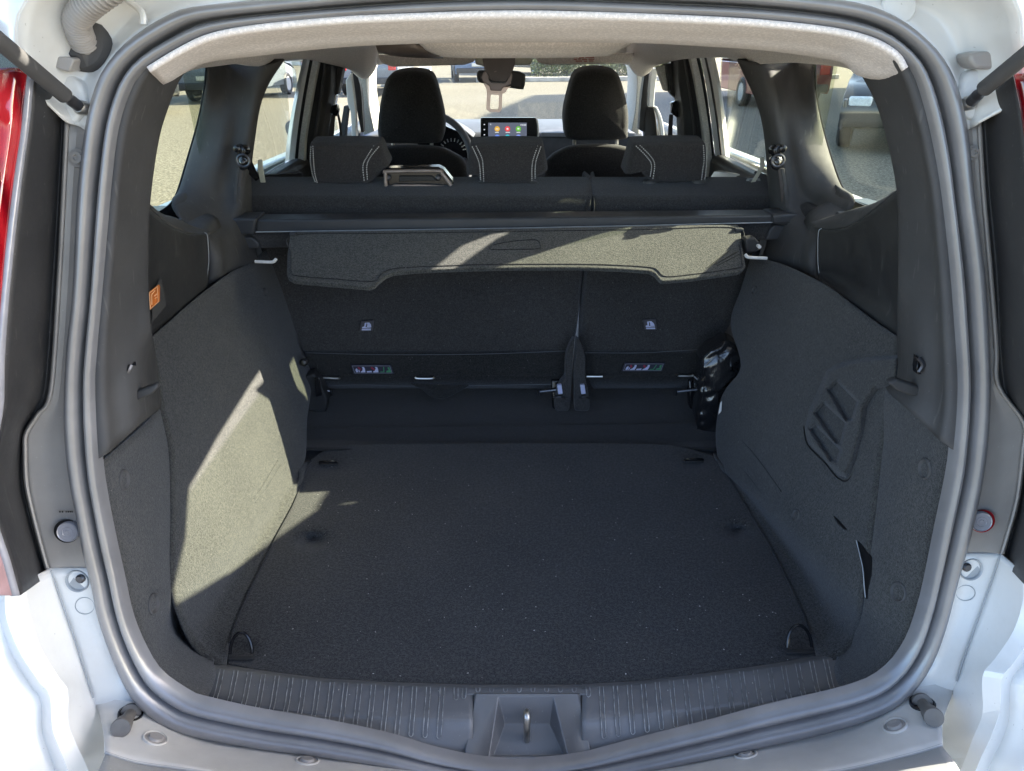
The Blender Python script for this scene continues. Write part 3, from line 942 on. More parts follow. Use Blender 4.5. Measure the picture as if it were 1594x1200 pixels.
def sillpt(x, y, h=0.0):
    """on the slope of the sill between fold and seal"""
    a, b = PZ(x, 1122, ZF + .010), O(x, 1193, .02)
    n = Vector((0, -(b.z - a.z), (b.y - a.y))).normalized()
    if n.z < 0: n = -n
    c = n.dot(a) + h
    return PL(x, y, n, c)


blk_o = [(738, 1079), (902, 1079), (918, 1098), (927, 1180), (716, 1180), (724, 1098)]
blk_i = [(776, 1084), (861, 1084), (882, 1176), (764, 1176)]
blk_f = [(786, 1127), (855, 1127), (876, 1172), (769, 1172)]
oo = [PZ(741, 1080, ZF + .019), PZ(900, 1080, ZF + .019), sillpt(922, 1181, .016), sillpt(722, 1181, .016)]
oi = [PZ(776, 1084, ZF + .018), PZ(861, 1084, ZF + .018), sillpt(884, 1178, .014), sillpt(762, 1178, .014)]
of = [sillpt(786, 1127, -.030), sillpt(855, 1127, -.030), sillpt(878, 1176, -.012), sillpt(768, 1176, -.012)]
ob = [PZ(730, 1077, ZF - .004), PZ(910, 1076, ZF - .004), sillpt(930, 1183, -.016), sillpt(712, 1183, -.016)]
V = ob + oo + oi + of
F = []
for j in range(3):
    for k in range(4):
        F.append((j * 4 + k, j * 4 + (k + 1) % 4, (j + 1) * 4 + (k + 1) % 4, (j + 1) * 4 + k))
F.append((12, 13, 14, 15))
me = bpy.data.meshes.new('latch_funnel')
me.from_pydata(V, [], F)
smooth(me, 30)
fun = link('latch_funnel', me, car, 'sill_plastic')
solid(fun, 0, 0, 0.005, 3, 20)
a, b = sillpt(820, 1112, -.004), sillpt(820, 1158, -.030)
st = tube('striker', [b + Vector((0, .006, -.01)), b + Vector((0, 0.0, 0.004)), a.lerp(b, .5) + Vector((0, -.010, .012)), a + Vector((0, -.006, .004)), a + Vector((0, .006, -.002)), a + Vector((0, .012, -.02))], 0.0052, 'steel', car, 12, 24)
slab('striker_slot', [sillpt(815, 1146, -.022), sillpt(826, 1146, -.022), sillpt(827, 1162, -.022), sillpt(814, 1162, -.022)], (0, 0.0, -.004), 'black_border', fun, 0.001)


def sill_pt(x, y):
    """on the tread: above the fold flat, below it the slope"""
    yf = interp(fold, x); yl = interp(low, x)
    if y <= yf: return PZ(x, y, ZF + .0128)
    t = (y - yf) / max(1, yl - yf)
    return PZ(x, yf, ZF + .0112).lerp(O(x, yl, .02), t) + Vector((0, -.0016, .0018))


simple('rib_edge', (0.27, 0.275, 0.28), 0.5, var=.6, vs=90)


def rib(x0, y0, x1, y1, w):
    c = []
    n = 6
    L = [(x0 - w, y0), *[(x0 - w + (x1 - x0) * k / n, y0 + (y1 - y0) * k / n) for k in range(1, n + 1)]]
    Rr = [(x + 2 * w, y) for x, y in L]
    end = [(x1 - w * 0.7, y1 + w * .6), (x1, y1 + w), (x1 + w * 0.7, y1 + w * .6)]
    pts = [sill_pt(x, y) for x, y in L + end + Rr[::-1]]
    return tubes('rib', [pts], 0.0007, 'rib_edge', sill if x0 < 915 else sill_r, 5)


for k in range(18):
    x0 = 346 + k * 21.4
    if x0 > 735: break
    lean = -12 + 8 * k / 18
    y0 = interp(top_l, x0) + 2
    if k < 17: rib(x0, y0, x0 + lean, interp(fold, x0) + 8 + k * 1.1, 3.2)
    else: rib(x0, y0, x0, y0 + 16, 3)
for k in range(8): rib(744 + k * 21.4, 1071, 744 + k * 21.4, 1074.5, 3)
rib(723, 1071, 722, 1085, 3); rib(915, 1069, 916, 1082, 3)
for k in range(17):
    x0 = 936 + k * 21.8
    if x0 > 1292: break
    rib(x0, interp(top_l, x0) + 2, x0 + 4 + 9 * k / 17, interp(fold, x0) + 26 - k * 1.0, 3.2)

# ---- boot floor (body) behind and below the mat
fl = grid('floor_well', [
    [S(430, 700, 1.46) * 1.0, S(600, 700, 1.50), S(800, 700, 1.50), S(1000, 700, 1.50), S(1150, 700, 1.46)],
    [PZ(440, 684, ZF - .02), PZ(600, 684, ZF - .02), PZ(800, 684, ZF - .02), PZ(1000, 684, ZF - .02), PZ(1140, 684, ZF - .02)],
    [PZ(430, 650, ZF - .03), PZ(600, 650, ZF - .03), PZ(800, 650, ZF - .03), PZ(1000, 650, ZF - .03), PZ(1150, 650, ZF - .03)],
    [PZ(430, 610, ZF - .035), PZ(600, 610, ZF - .035), PZ(800, 610, ZF - .035), PZ(1000, 610, ZF - .035), PZ(1150, 610, ZF - .035)],
    [PZ(430, 575, ZF - .04), PZ(600, 575, ZF - .04), PZ(800, 575, ZF - .04), PZ(1000, 575, ZF - .04), PZ(1150, 575, ZF - .04)],
], 'felt', car, ang=180)
box('floor_pan', (0.02, 2.3, ZF - .10), (1.3, 3.4, 0.02), 'dark_metal', car, 0)
box('floor_filler', (0.01, 1.52, ZF - .026), (1.12, .22, .02), 'felt', car, .004)

# =================================================================== things lying in the boot
# ---- loose carpeted floor board
mat_e = empty('floor_mat', PZ(810, 900, ZF))
tag(mat_e, 'large black carpeted floor board covering the bottom of the boot', 'floor mat')
left_e = [(356, 1030), (357, 1000), (372, 955), (402, 890), (430, 835), (458, 782), (472, 742), (484, 716)]
right_e = [(1270, 1020), (1263, 988), (1248, 950), (1222, 895), (1196, 845), (1166, 795), (1140, 750), (1118, 712)]
front_e = [(450, 1052), (550, 1062), (650, 1068), (750, 1070), (850, 1070), (950, 1066), (1050, 1058), (1150, 1045), (1230, 1034)]
nxm, nym = 120, 80


def mat_edge(tab, t):
    u = t * (len(tab) - 1); i = min(int(u), len(tab) - 2); f = u - i
    return (tab[i][0] * (1 - f) + tab[i + 1][0] * f, tab[i][1] * (1 - f) + tab[i + 1][1] * f)


back_y = [(484, 716), (505, 700), (540, 692), (620, 691), (800, 690), (960, 690), (1040, 692), (1080, 700), (1118, 712)]
ftab = [(356, 1032)] + [(x, y + 3) for x, y in front_e] + [(1270, 1022)]
V, F = [], []
for j in range(nym + 1):
    t = j / nym
    lx, ly = mat_edge(left_e, t)
    rx, ry = mat_edge(right_e, t)
    for i in range(nxm + 1):
        s = i / nxm
        x = lx + (rx - lx) * s
        yb = interp([(356, 1032)] + ftab[1:], 356 + (1270 - 356) * s)
        yt = interp(back_y, 484 + (1118 - 484) * s)
        lin = ly + (ry - ly) * s
        c0 = 1030 + (1020 - 1030) * s
        c1 = 716 + (712 - 716) * s
        y = lin + (yb - c0) * (1 - t) ** 3 + (yt - c1) * t ** 3
        z = ZF + 0.0
        # soft hollows at the four lashing rings and finger notches
        for cx, cy, rr, dp in ((514, 722, 36, .010), (1078, 717, 36, .010), (372, 1015, 40, .014), (1248, 1008, 40, .014), (486, 840, 22, .030), (1147, 826, 22, .030)):
            d2 = ((x - cx) / rr) ** 2 + ((y - cy) / (rr * .55)) ** 2
            z -= dp * math.exp(-d2 * 1.6)
        V.append(PZ(x, y, z))
for j in range(nym):
    for i in range(nxm):
        a = j * (nxm + 1) + i
        F.append((a, a + 1, a + nxm + 2, a + nxm + 1))
me = bpy.data.meshes.new('board')
me.from_pydata(V, [], F)
smooth(me, 180)
brd = link('board', me, mat_e, 'mat_carpet')
solid(brd, 0.018, -1, 0.004, 3)
edge_l = [PZ(x + 1, y, ZF + .001) for x, y in left_e[1:]]
edge_r = [PZ(x - 1, y, ZF + .001) for x, y in right_e[1:]]
tube('edge_binding', edge_l, 0.0022, 'felt', mat_e, 6, 40)
tube('edge_binding', edge_r, 0.0022, 'felt', mat_e, 6, 40)
# ---- lashing rings (fixed to the car)
for (x, y, rx, ry, tip) in ((511, 722, 13, 9, .012), (1080, 718, 14, 8, .012), (376, 1020, 17, 14, .030), (1244, 1010, 19, 13, .030)):
    c = PZ(x, y, ZF)
    w = (PZ(x + rx, y, ZF) - PZ(x - rx, y, ZF)).x / 2
    pts = []
    for k in range(13):
        a = PI * k / 12
        pts.append(c + Vector((-math.cos(a) * w, math.sin(a) * w * 0.9 * (1 if y > 800 else -.9), .004 + math.sin(a) * tip)))
    r = tube('lashing_ring', pts, 0.0028, 'black_gloss', car, 8)
    box('ring_base', c + Vector((0, -.004 if y > 800 else .004, -.002)), (w * 2.3, .008, .003), 'trim_plastic_dark', r, .001)

# ---- cargo cover: cassette with end caps, roll and stiff flap
cc = empty('cargo_cover', S(800, 350, 1.55))
tag(cc, 'black roller cargo cover with carpeted flap, stretched across behind the seats', 'cargo cover')
YC = 1.64
slab('cassette', [S(398, 342, YC), S(600, 341, YC), S(800, 339, YC), S(1000, 337, YC), S(1205, 335, YC), S(1205, 347, YC), S(1000, 352, YC), S(800, 356, YC), S(600, 359, YC), S(398, 362, YC)], (0, 0.065, 0), 'cassette_plastic', cc, 0.005, 3)
tubes('cassette_edge', [[S(398, 361, YC - .003), S(600, 358, YC - .003), S(800, 355, YC - .003), S(1000, 351, YC - .003), S(1205, 346, YC - .003)]], 0.0014, 'grey_plastic', cc)
capl = slab('end_cap', [S(351, 345, YC - .01), S(356, 340, YC - .01), S(399, 340, YC - .01), S(395, 365, YC - .01), S(352, 366, YC - .01), S(348, 358, YC - .01)], (0, .075, 0), 'cassette_plastic', cc, .005)
slab('end_bracket', [S(362, 368, YC), S(392, 369, YC), S(402, 378, YC), S(404, 387, YC), S(364, 389, YC), S(360, 376, YC)], (0, .06, 0), 'cassette_plastic', cc, .004)
capr = slab('end_cap', [S(1203, 335, YC - .01), S(1240, 333, YC - .01), S(1248, 338, YC - .01), S(1249, 346, YC - .01), S(1240, 353, YC - .01), S(1204, 349, YC - .01)], (0, .075, 0), 'cassette_plastic', cc, .005)
slab('end_bracket', [S(1206, 350, YC), S(1240, 352, YC), S(1236, 362, YC), S(1228, 373, YC), S(1192, 374, YC), S(1198, 358, YC)], (0, .06, 0), 'cassette_plastic', cc, .004)
tubes('cap_slot', [[S(1208, 346.5, YC - .013), S(1238, 345, YC - .013)]], .0016, 'black_border', capr)
lathe('cap_pin', S(363, 369, YC - .008), (0, -1, 0), [(.003, -.004), (.003, .002), (.0001, .003)], 'bright_plastic', capl, 10)
lathe('cap_pin', S(1240, 346, YC - .012), (0, -1, 0), [(.0035, -.004), (.0035, .002), (.0001, .003)], 'bright_plastic', capr, 10)
tube('cover_roll', [S(385, 372, YC + .03), S(600, 368, YC + .03), S(800, 365, YC + .03), S(1000, 362, YC + .03), S(1212, 359, YC + .03)], 0.021, 'seat_fabric', cc, 14, 20)
# flap outline
fl_o = [(452, 361), (600, 358), (800, 355), (1000, 351), (1148, 349), (1153, 356), (1156, 385), (1161, 413), (1157, 419), (1148, 424), (1076, 434), (1031, 438), (1026, 435), (1019, 426), (1010, 422), (960, 418.5), (900, 416.5), (820, 416.5), (740, 418), (680, 420), (641, 422), (612, 425), (600, 430), (590, 438), (583, 445), (574, 448), (520, 443), (458, 438), (449, 433), (446, 426), (447, 395)]
tt = S(800, 357, 1.615)
bb = S(800, 420, 1.495)
n_fl = Vector((0, -(bb.z - tt.z), (bb.y - tt.y)))
n_fl.normalize()
if n_fl.z < 0: n_fl = -n_fl


def FP(x, y, h=0.0):
    return PL(x, y, n_fl, n_fl.dot(tt) + h)


flap = slab('flap', [FP(x, y) for x, y in fl_o], n_fl * -0.010, 'carpet_flap', cc, 0.003, 3)
ins = [(458, 366), (600, 363), (800, 360), (1000, 357), (1146, 355), (1152, 385), (1155, 408), (1148, 417), (1076, 427), (1036, 430), (1024, 421), (1012, 416), (960, 412.5), (900, 411), (820, 411), (740, 412), (680, 414), (641, 416), (608, 419), (592, 428), (580, 438), (520, 434), (462, 429), (454, 422), (453, 395)]
tubes('flap_hem', [cr([FP(x, y, .001) for x, y in ins], 160, True)], 0.0011, 'felt', flap)
hndl = [(768, 381), (800, 375), (830, 373), (839, 376), (841, 381), (838, 387), (800, 388), (765, 388)]
tubes('flap_handle', [cr([FP(x, y, .001) for x, y in hndl], 40, True)], 0.0010, 'felt', flap)
simple('scuff', (0.022, 0.023, 0.02), 0.9)
tubes('scuff_mark', [[FP(1102, 416, .0012), FP(1128, 396, .0012), FP(1138, 388, .0012)], [FP(1112, 412, .0012), FP(1150, 391, .0012)], [FP(1116, 414, .0012), FP(1152, 395, .0012)], [FP(1122, 406, .0012), FP(1146, 392, .0012)]], .0008, 'scuff', flap)
box('flap_tab', FP(456, 364, .002), (.014, .012, .006), 'cassette_plastic', cc, .001)
box('flap_tab', FP(1150, 357, .002), (.018, .014, .006), 'cassette_plastic', cc, .001)

# white bent hooks at the seat sides
tube('bag_hook', [S(397, 407, 1.50), S(420, 408, 1.50), S(426, 407, 1.50), S(430, 403, 1.505)], .0035, 'bright_plastic', car, 10, 16)
tube('bag_hook', [S(1194, 402, 1.50), S(1172, 401, 1.50), S(1164, 400, 1.50), S(1160, 396, 1.505)], .0035, 'bright_plastic', car, 10, 16)
lathe('hook_pin', S(1182, 384, 1.53), (0, -1, 0), [(.004, -.01), (.004, .002), (.0001, .003)], 'bright_plastic', car, 10)
slab('hook_bracket', [S(1160, 372, 1.55), S(1176, 370, 1.55), S(1184, 380, 1.55), S(1178, 393, 1.55), S(1162, 394, 1.55)], (0, .03, 0), 'trim_plastic_dark', car, .004)

# ---- film wrapped package beside the right wheel arch
pk = [(1126, 536, .0), (1148, 541, .0), (1156, 552, .0), (1157, 572, .0), (1146, 590, .0), (1132, 608, .0), (1126, 630, .0), (1117, 678, .0), (1104, 683, .0), (1090, 678, .0), (1084, 664, .0), (1086, 620, .0), (1089, 590, .0), (1092, 566, .0), (1102, 550, .0)]
pkg = cushion('wrapped_package', [S(x, y, 1.58) for x, y, _ in pk], (0.01, 0.09, 0.0), 'film_wrap', None, bulge=0.014, edge=0.022, n=110, rings=9)
for v in pkg.data.vertices:
    q = v.co * 30
    v.co += Vector((math.sin(q.z * 3 + q.x * 5), math.cos(q.x * 4 - q.z * 6) * 1.3, math.sin(q.y * 3 + q.x * 4))) * 0.0022
tag(pkg, 'bundle in shiny crumpled black film, squeezed beside the right wheel arch', 'package')
tubes('film_fold', [cr([S(1094, 566, 1.555), S(1096, 600, 1.552), S(1090, 640, 1.552), S(1086, 668, 1.556)], 14), cr([S(1130, 548, 1.555), S(1112, 556, 1.552), S(1098, 570, 1.554)], 10)], .0013, 'film_wrap', pkg)
slab('paper_slip', [S(1121, 628, 1.50), S(1124, 624, 1.50), S(1123, 640, 1.49), S(1118, 646, 1.49)], (0.001, 0.003, 0), 'bright_plastic', car, .0005)

# =================================================================== second row seats
S_near = S


def S(px, py, Y):
    return S_near(px, py, Y + .0)



def seat_rows(tab, xs, lo=0.10):
    rows = []
    for y, Y, xl, xr in tab:
        row = [S(xl + 2, y, Y) + Vector((.004, lo, 0)), S(xl, y, Y) + Vector((0, .03, 0)), S(xl + 3, y, Y + .006), S(xl + 12, y, Y)]
        for k in range(1, 5):
            row.append(S(xl + 12 + (xr - xl - 24) * k / 5, y, Y))
        row += [S(xr - 12, y, Y), S(xr - 3, y, Y + .006), S(xr, y, Y) + Vector((0, .03, 0)), S(xr - 2, y, Y) + Vector((-.004, lo, 0))]
        rows.append(row)
    return rows


tabL = [(292, 2.04, 388, 916), (280, 2.0, 386, 918), (277, 1.96, 384, 919), (283, 1.90, 381, 920), (293, 1.84, 379, 921), (303, 1.80, 378, 921), (308, 1.785, 379, 921), (318, 1.775, 381, 920), (345, 1.77, 390, 916), (380, 1.765, 404, 911),
        (420, 1.76, 416, 907), (460, 1.755, 428, 903), (500, 1.75, 445, 899), (535, 1.745, 466, 893), (547, 1.742, 472, 890)]
tabR = [(296, 2.04, 928, 1196), (282, 2.0, 926, 1196), (277, 1.96, 924, 1198), (283, 1.90, 923, 1203), (293, 1.84, 922, 1207), (303, 1.80, 922, 1209), (308, 1.785, 922, 1209), (318, 1.775, 923, 1206), (345, 1.77, 921, 1196), (380, 1.765, 917, 1182),
        (420, 1.76, 912, 1168), (460, 1.755, 908, 1156), (500, 1.75, 905, 1140), (535, 1.745, 904, 1116), (547, 1.742, 908, 1108)]


def rear_seat(tab, low, label):
    st = empty('rear_seat', (0, 0, 0))
    st.parent = car
    st.matrix_parent_inverse = Matrix.Translation(-car.location)
    st['label'] = label
    grid('seat_back', seat_rows(tab, None), 'seat_fabric', st, ku=3, kv=4, ang=180, thick=0.006)
    grid('seat_skirt', seat_rows(low, None, .05), 'felt', st, ku=3, kv=4, ang=180, thick=0.004)
    return st


seatL = rear_seat(tabL, [(546, 1.742, 472, 890), (552, 1.728, 474, 888), (570, 1.722, 478, 884), (582, 1.718, 482, 880), (587, 1.712, 484, 878), (593, 1.712, 486, 874), (599, 1.722, 488, 872), (604, 1.75, 492, 868)], 'wide left part of the folding rear seat back')
seatR = rear_seat(tabR, [(546, 1.742, 908, 1108), (552, 1.728, 908, 1104), (570, 1.722, 910, 1098), (582, 1.718, 912, 1092), (587, 1.712, 914, 1088), (593, 1.712, 918, 1084), (599, 1.722, 920, 1080), (604, 1.75, 922, 1076)], 'narrow right part of the folding rear seat back')
lines('seam', [cr([S(475, 549, 1.728), S(600, 552, 1.722), S(750, 551, 1.722), S(888, 546, 1.724)], 30), cr([S(500, 601, 1.72), S(560, 599, 1.714), S(640, 601, 1.712), S(740, 600, 1.712), S(868, 598, 1.715)], 30)], .0008, 'dash_plastic', seatL)
lines('seam', [cr([S(910, 549, 1.728), S(1000, 549, 1.722), S(1106, 543, 1.725)], 20)], .0008, 'dash_plastic', seatR)
tubes('piping', [cr([S(920.5, 304, 1.79), S(918, 318, 1.768), S(914, 345, 1.763)], 16)], .0018, 'seat_fabric', seatL)
tubes('piping', [cr([S(923.5, 304, 1.79), S(925, 318, 1.768), S(923, 345, 1.763)], 16)], .0018, 'seat_fabric', seatR)
cushion('carpet_tail', [S(640, 597, 1.70), S(700, 600, 1.70), S(730, 600, 1.70), S(712, 612, 1.70), S(692, 621, 1.70), S(672, 619, 1.70), S(655, 606, 1.70)], (0, .02, 0), 'felt', seatL, .002, .006, 50)


def stitch(a, b, n, name, parent, w=.0011, L=.0046):
    """row of short thread stitches along a polyline of 3-D points"""
    pts = cr(a, n) if isinstance(a, list) else a
    segs = []
    for i in range(0, len(pts) - 1, 2):
        segs.append([pts[i], pts[i].lerp(pts[i + 1], .95)])
    return tubes(name, segs, w, 'thread', parent, 5)


def headrest(seat, out, Y, st_rows, feet, cut=None):
    h = cushion('headrest', [S(x, y, Y) for x, y in out], (0, .10, .01), 'headrest_fabric', seat, bulge=.006, edge=.022, n=96, rings=7)
    segs = []
    for line in st_rows:
        pts = cr([S(x, y, Y - .0105 + .016 * e) for x, y, e in line], 41)
        for i in range(0, 40, 2):
            segs.append([pts[i], pts[i].lerp(pts[i + 1], 1.1)])
    bm = bmesh.new()
    for sgm in segs:
        tube_bm(bm, sgm, .0013, 5)
    me2 = bpy.data.meshes.new('tmp')
    bm.to_mesh(me2); bm.free()
    # thread belongs to the headrest mesh itself: joined with its own material
    h.data.materials.append(MAT['thread'])
    bm = bmesh.new()
    bm.from_mesh(h.data)
    nf = len(bm.faces)
    bm.from_mesh(me2)
    bm.faces.ensure_lookup_table()
    for f in bm.faces[nf:]:
        f.material_index = 1
        f.smooth = False
    bm.to_mesh(h.data)
    bm.free()
    bpy.data.meshes.remove(me2)
    for fx, fy in feet:
        lathe('headrest_guide', S(fx, fy, Y + .02), (0, -.15, 1), [(.018, -.008), (.019, 0.0), (.0175, .006), (.012, .010), (.0001, .011)], 'grey_rub', seat, 22, .75)
        tube('headrest_post', [S(fx, fy, Y + .03) + Vector((0, 0, -.02)), S(fx, fy, Y + .03) + Vector((0, 0, .03))], .006, 'dark_metal', seat, 8)
    return h


simple('grey_rub', (0.075, 0.073, 0.075), 0.45)
YH = 1.86
headrest(seatL, [(480, 228), (490, 224), (535, 223), (580, 224), (591, 227), (598, 245), (604, 258), (600, 264), (578, 284), (565, 287), (535, 288), (500, 287), (488, 284), (482, 262)], YH,
         [[(484, 228, 1), (483, 250, .6), (486, 270, .3), (491, 284, .7)], [(487, 227, 1), (488, 250, .2), (490, 270, .1), (494, 285, .6)],
          [(582, 227, 1), (572, 243, .1), (565, 258, 0), (567, 283, .6)], [(590, 228, 1), (577, 244, .1), (571, 258, 0), (572, 281, .6)]], [(497, 288), (570, 288)])
headrest(seatL, [(733, 228), (742, 225), (790, 223), (838, 224), (846, 228), (850, 245), (853, 265), (848, 272), (835, 278), (826, 286), (800, 288), (760, 287), (748, 283), (740, 274), (727, 274), (726, 262), (730, 240)], YH,
         [[(735, 228, 1), (744, 248, .1), (747, 262, 0), (748, 281, .6)], [(741, 227, 1), (750, 246, .1), (752, 262, 0), (753, 284, .6)],
          [(837, 227, 1), (830, 248, .1), (828, 262, 0), (828, 283, .6)], [(842, 228, 1), (835, 248, .1), (833, 262, 0), (833, 279, .6)]], [(752, 289), (828, 288)])
headrest(seatR, [(986, 228), (994, 224), (1040, 222), (1088, 222), (1100, 225), (1102, 245), (1102, 268), (1099, 280), (1080, 284), (1040, 286), (1018, 284), (1006, 277), (996, 269), (976, 273), (974, 268), (980, 248)], YH,
         [[(990, 227, 1), (1006, 243, .1), (1014, 256, 0), (1012, 276, .5)], [(996, 226, 1), (1012, 242, .1), (1019, 256, 0), (1016, 280, .5)],
          [(1095, 226, 1), (1096, 248, .2), (1094, 264, .1), (1092, 281, .6)], [(1100, 228, 1), (1100, 248, .6), (1099, 264, .3), (1097, 280, .7)]], [(1012, 285), (1088, 284)])

# armrest/child seat frame between two headrests
fr = slab('belt_frame', [S(597, 266, 1.86), S(602, 262, 1.86), S(682, 260, 1.86), S(690, 264, 1.86), S(706, 284, 1.86), S(704, 293, 1.86), S(600, 294, 1.86)], (0, .05, 0), 'black_gloss', seatL, .006)
fr = seatL
tube('frame_rim', [S(601, 292, 1.85), S(600, 271, 1.85), S(604, 267, 1.85), S(680, 266, 1.85), S(688, 270, 1.85), S(702, 289, 1.85)], .0048, 'bronze_trim', seatL, 10, 40)
slab('frame_foot', [S(601, 293, 1.848), S(614, 287, 1.848), S(660, 287, 1.848), S(690, 289, 1.848), S(703, 292, 1.848), S(703, 295, 1.848), S(601, 296, 1.848)], (0, .01, 0), 'bronze_trim', seatL, .002)
slab('frame_slot', [S(621, 274, 1.853), S(672, 274, 1.853), S(680, 281, 1.853), S(621, 283, 1.853)], (0, .004, 0), 'black_border', seatL, .001)
for x in (604, 682):
    lathe('frame_screw', S(x, 277, 1.852), (0, -1, 0), [(.007, -.003), (.007, .002), (.005, .003), (.004, .001), (.0001, .001)], 'dark_metal', seatL, 14)

# seat release surrounds with pale upright straps
for sx, cx, cy, tx, ty, ss in ((1, 409, 284, 404, 248, seatL), (-1, 1172, 281, 1186, 244, seatR)):
    Y = 1.90
    sur = slab('release_bezel', [S(cx - 13, cy + 4, Y - .02), S(cx - 9, cy - 4, Y + .02), S(cx + 11, cy - 4, Y + .02), S(cx + 14, cy + 4, Y - .02), S(cx + 10, cy + 6, Y - .03), S(cx - 10, cy + 6, Y - .03)], (0, .0, -.008), 'grey_plastic' if sx < 0 else 'trim_plastic', ss, .002)
    slab('release_well', [S(cx - 7, cy + 3, Y - .018), S(cx - 5, cy - 2, Y + .008), S(cx + 6, cy - 2, Y + .008), S(cx + 8, cy + 3, Y - .018)], (0, -.001, .0), 'black_border', ss, 0)
    slab('release_strap', [S(cx - 3, cy + 3, Y - .02), S(cx + 4, cy + 2, Y - .02), S(tx + 5, ty + 14, Y - .02), S(tx + 3, ty, Y - .02), S(tx - 3, ty + 1, Y - .02), S(tx - 3, ty + 16, Y - .02)], (.001, .003, 0), 'pale_plastic', ss, .0008)

# tags on the seat backs
simple('tag_dark', (0.02, 0.02, 0.04), 0.5)
simple('tag_grey', (0.06, 0.055, 0.065), 0.6)
simple('tag_blue', (0.50, 0.52, 0.72), 0.6)
simple('tag_green', (0.05, 0.24, 0.11), 0.6)
simple('tag_red', (0.30, 0.02, 0.05), 0.6)
simple('tag_line', (0.20, 0.20, 0.24), 0.6)


def prints(name, polys, Y, mat, parent):
    bm = bmesh.new()
    for q in polys:
        f = bm.faces.new([bm.verts.new(S(x, y, Y)) for x, y in q])
        if f.normal.y > 0: f.normal_flip()
    r = bmesh.ops.extrude_face_region(bm, geom=list(bm.faces))
    bmesh.ops.translate(bm, verts=[v for v in r['geom'] if isinstance(v, bmesh.types.BMVert)], vec=(0, -.0004, 0))
    me = bpy.data.meshes.new(name)
    bm.to_mesh(me); bm.free()
    return link(name, me, parent, mat)


def symbol_tag(x, y, sk, seat):
    def q(l): return [(x + a + sk * (b - 8) * .15, y + b) for a, b in l]
    t = slab('symbol_tag', [S(*p, 1.735) for p in q([(0, 0), (20, -1), (20, 15), (0, 16)])], (0, .004, 0), 'tag_grey', seat, .0008)
    for nm, polys in (('tag_blue', [q([(3, 11), (3, 9), (6, 8), (6, 3), (8, 2), (9, 3), (8, 9), (12, 10), (17, 10), (17, 11)]), q([(9, 2), (13, 2), (16, 5), (17, 9), (13, 9.4), (10, 9), (10.6, 5)]), q([(3, 12), (17, 12), (17, 14), (3, 14)])]),):
        prints('tag_print', polys, 1.7345, nm, seat)


symbol_tag(561, 500, -1, seatL)
symbol_tag(1002, 498, 1, seatR)


def strip_tag(x, y, w, h, sk, seat):
    def q(l): return [(x + a * w / 62 - sk * (b / 13 - .5) * 5, y + b * h / 13) for a, b in l]
    slab('strip_tag', [S(*p, 1.712) for p in q([(0, 0), (62, 0), (62, 13), (0, 13)])], (0, .004, 0), 'tag_dark', seat, .0008)
    prints('tag_border', [q([(2, 1), (60, 1), (60, 1.7), (2, 1.7)]), q([(2, 11.4), (60, 11.4), (60, 12), (2, 12)]), q([(2, 1), (2.8, 1), (2.8, 12), (2, 12)]), q([(59.2, 1), (60, 1), (60, 12), (59.2, 12)])], 1.7115, 'tag_line', seat)
    prints('tag_print', [q([(5, 10.5), (5, 7), (7, 5), (8.5, 6), (8, 10.5)]), q([(9, 10.5), (9.5, 7), (11, 7), (10.5, 10.5)]), q([(12, 9.6), (15, 8.4), (17, 5), (16.4, 3), (19.4, 3), (20, 6), (19, 10.6), (12, 10.8)]),
                         q([(21.5, 9), (29, 8.4), (29, 10.6), (21.5, 10.8)]), q([(31, 9.6), (34, 8.4), (37, 5), (36.4, 3), (39.6, 3), (40, 6), (39, 10.6), (31, 10.8)])], 1.7115, 'tag_blue', seat)
    prints('tag_print', [q([(10, 3), (12, 3), (14, 6), (12.5, 8), (10, 5)]), q([(30, 3), (32, 3), (35, 6), (33.4, 8), (30, 5)])], 1.7113, 'tag_red', seat)
    prints('tag_print', [q([(42, 9.5), (47, 9.5), (49, 3), (50.4, 3), (48, 10.6), (42, 10.6)]), q([(51, 10.6), (52, 8.4), (56, 7.5), (55, 4), (58, 3), (58.8, 10.6)])], 1.7113, 'tag_green', seat)


strip_tag(548, 568, 63, 14, -1, seatL)
strip_tag(970, 565, 63, 13, 1, seatR)

# seat belts standing in their sleeves between the seat parts, hinges and wire loops
for x0, sx, ss in ((882, 1, seatL), (906, -1, seatR)):
    q = [(894, 528), (886, 540), (881, 556), (880, 572), (879, 588), (872, 598), (867, 610), (864, 626), (864, 637), (868, 641), (878, 641), (886, 639), (888, 624), (889, 606), (890, 588), (891, 568), (893, 548)] if sx > 0 else [(898, 528), (906, 540), (911, 556), (911, 572), (911, 588), (914, 600), (916, 612), (918, 626), (918, 637), (914, 641), (904, 641), (895, 639), (894, 624), (894, 606), (893, 588), (894, 568), (896, 548)]
    cushion('buckle_sleeve', [S(x, y, 1.665) for x, y in q], (0, .03, 0), 'seat_fabric', ss, .002, .006, 90)
    bx = 872 if sx > 0 else 908
    slab('belt_buckle', [S(bx - 5, 600, 1.655), S(bx + 2, 599, 1.655), S(bx + 4, 613, 1.655), S(bx - 3, 614, 1.655)], (0, .01, 0), 'tag_blue', ss, .0015)
    tubes('wire_loop', [cr([S(bx - 10 * sx, 619, 1.655), S(bx, 618, 1.65), S(bx + 6 * sx, 620, 1.655)], 8)], .0022, 'dark_metal', ss)
for pts, ss in (([(500, 590), (503, 588), (525, 589), (529, 588)], seatL), ([(646, 587), (650, 589), (672, 589), (676, 587)], seatL), ([(913, 586), (925, 586), (938, 586)], seatR), ([(1054, 583), (1057, 585), (1076, 585), (1079, 583)], seatR)):
    tube('child_seat_anchor', [S(x, y, 1.70) for x, y in pts], .003, 'steel', ss, 8, 14)
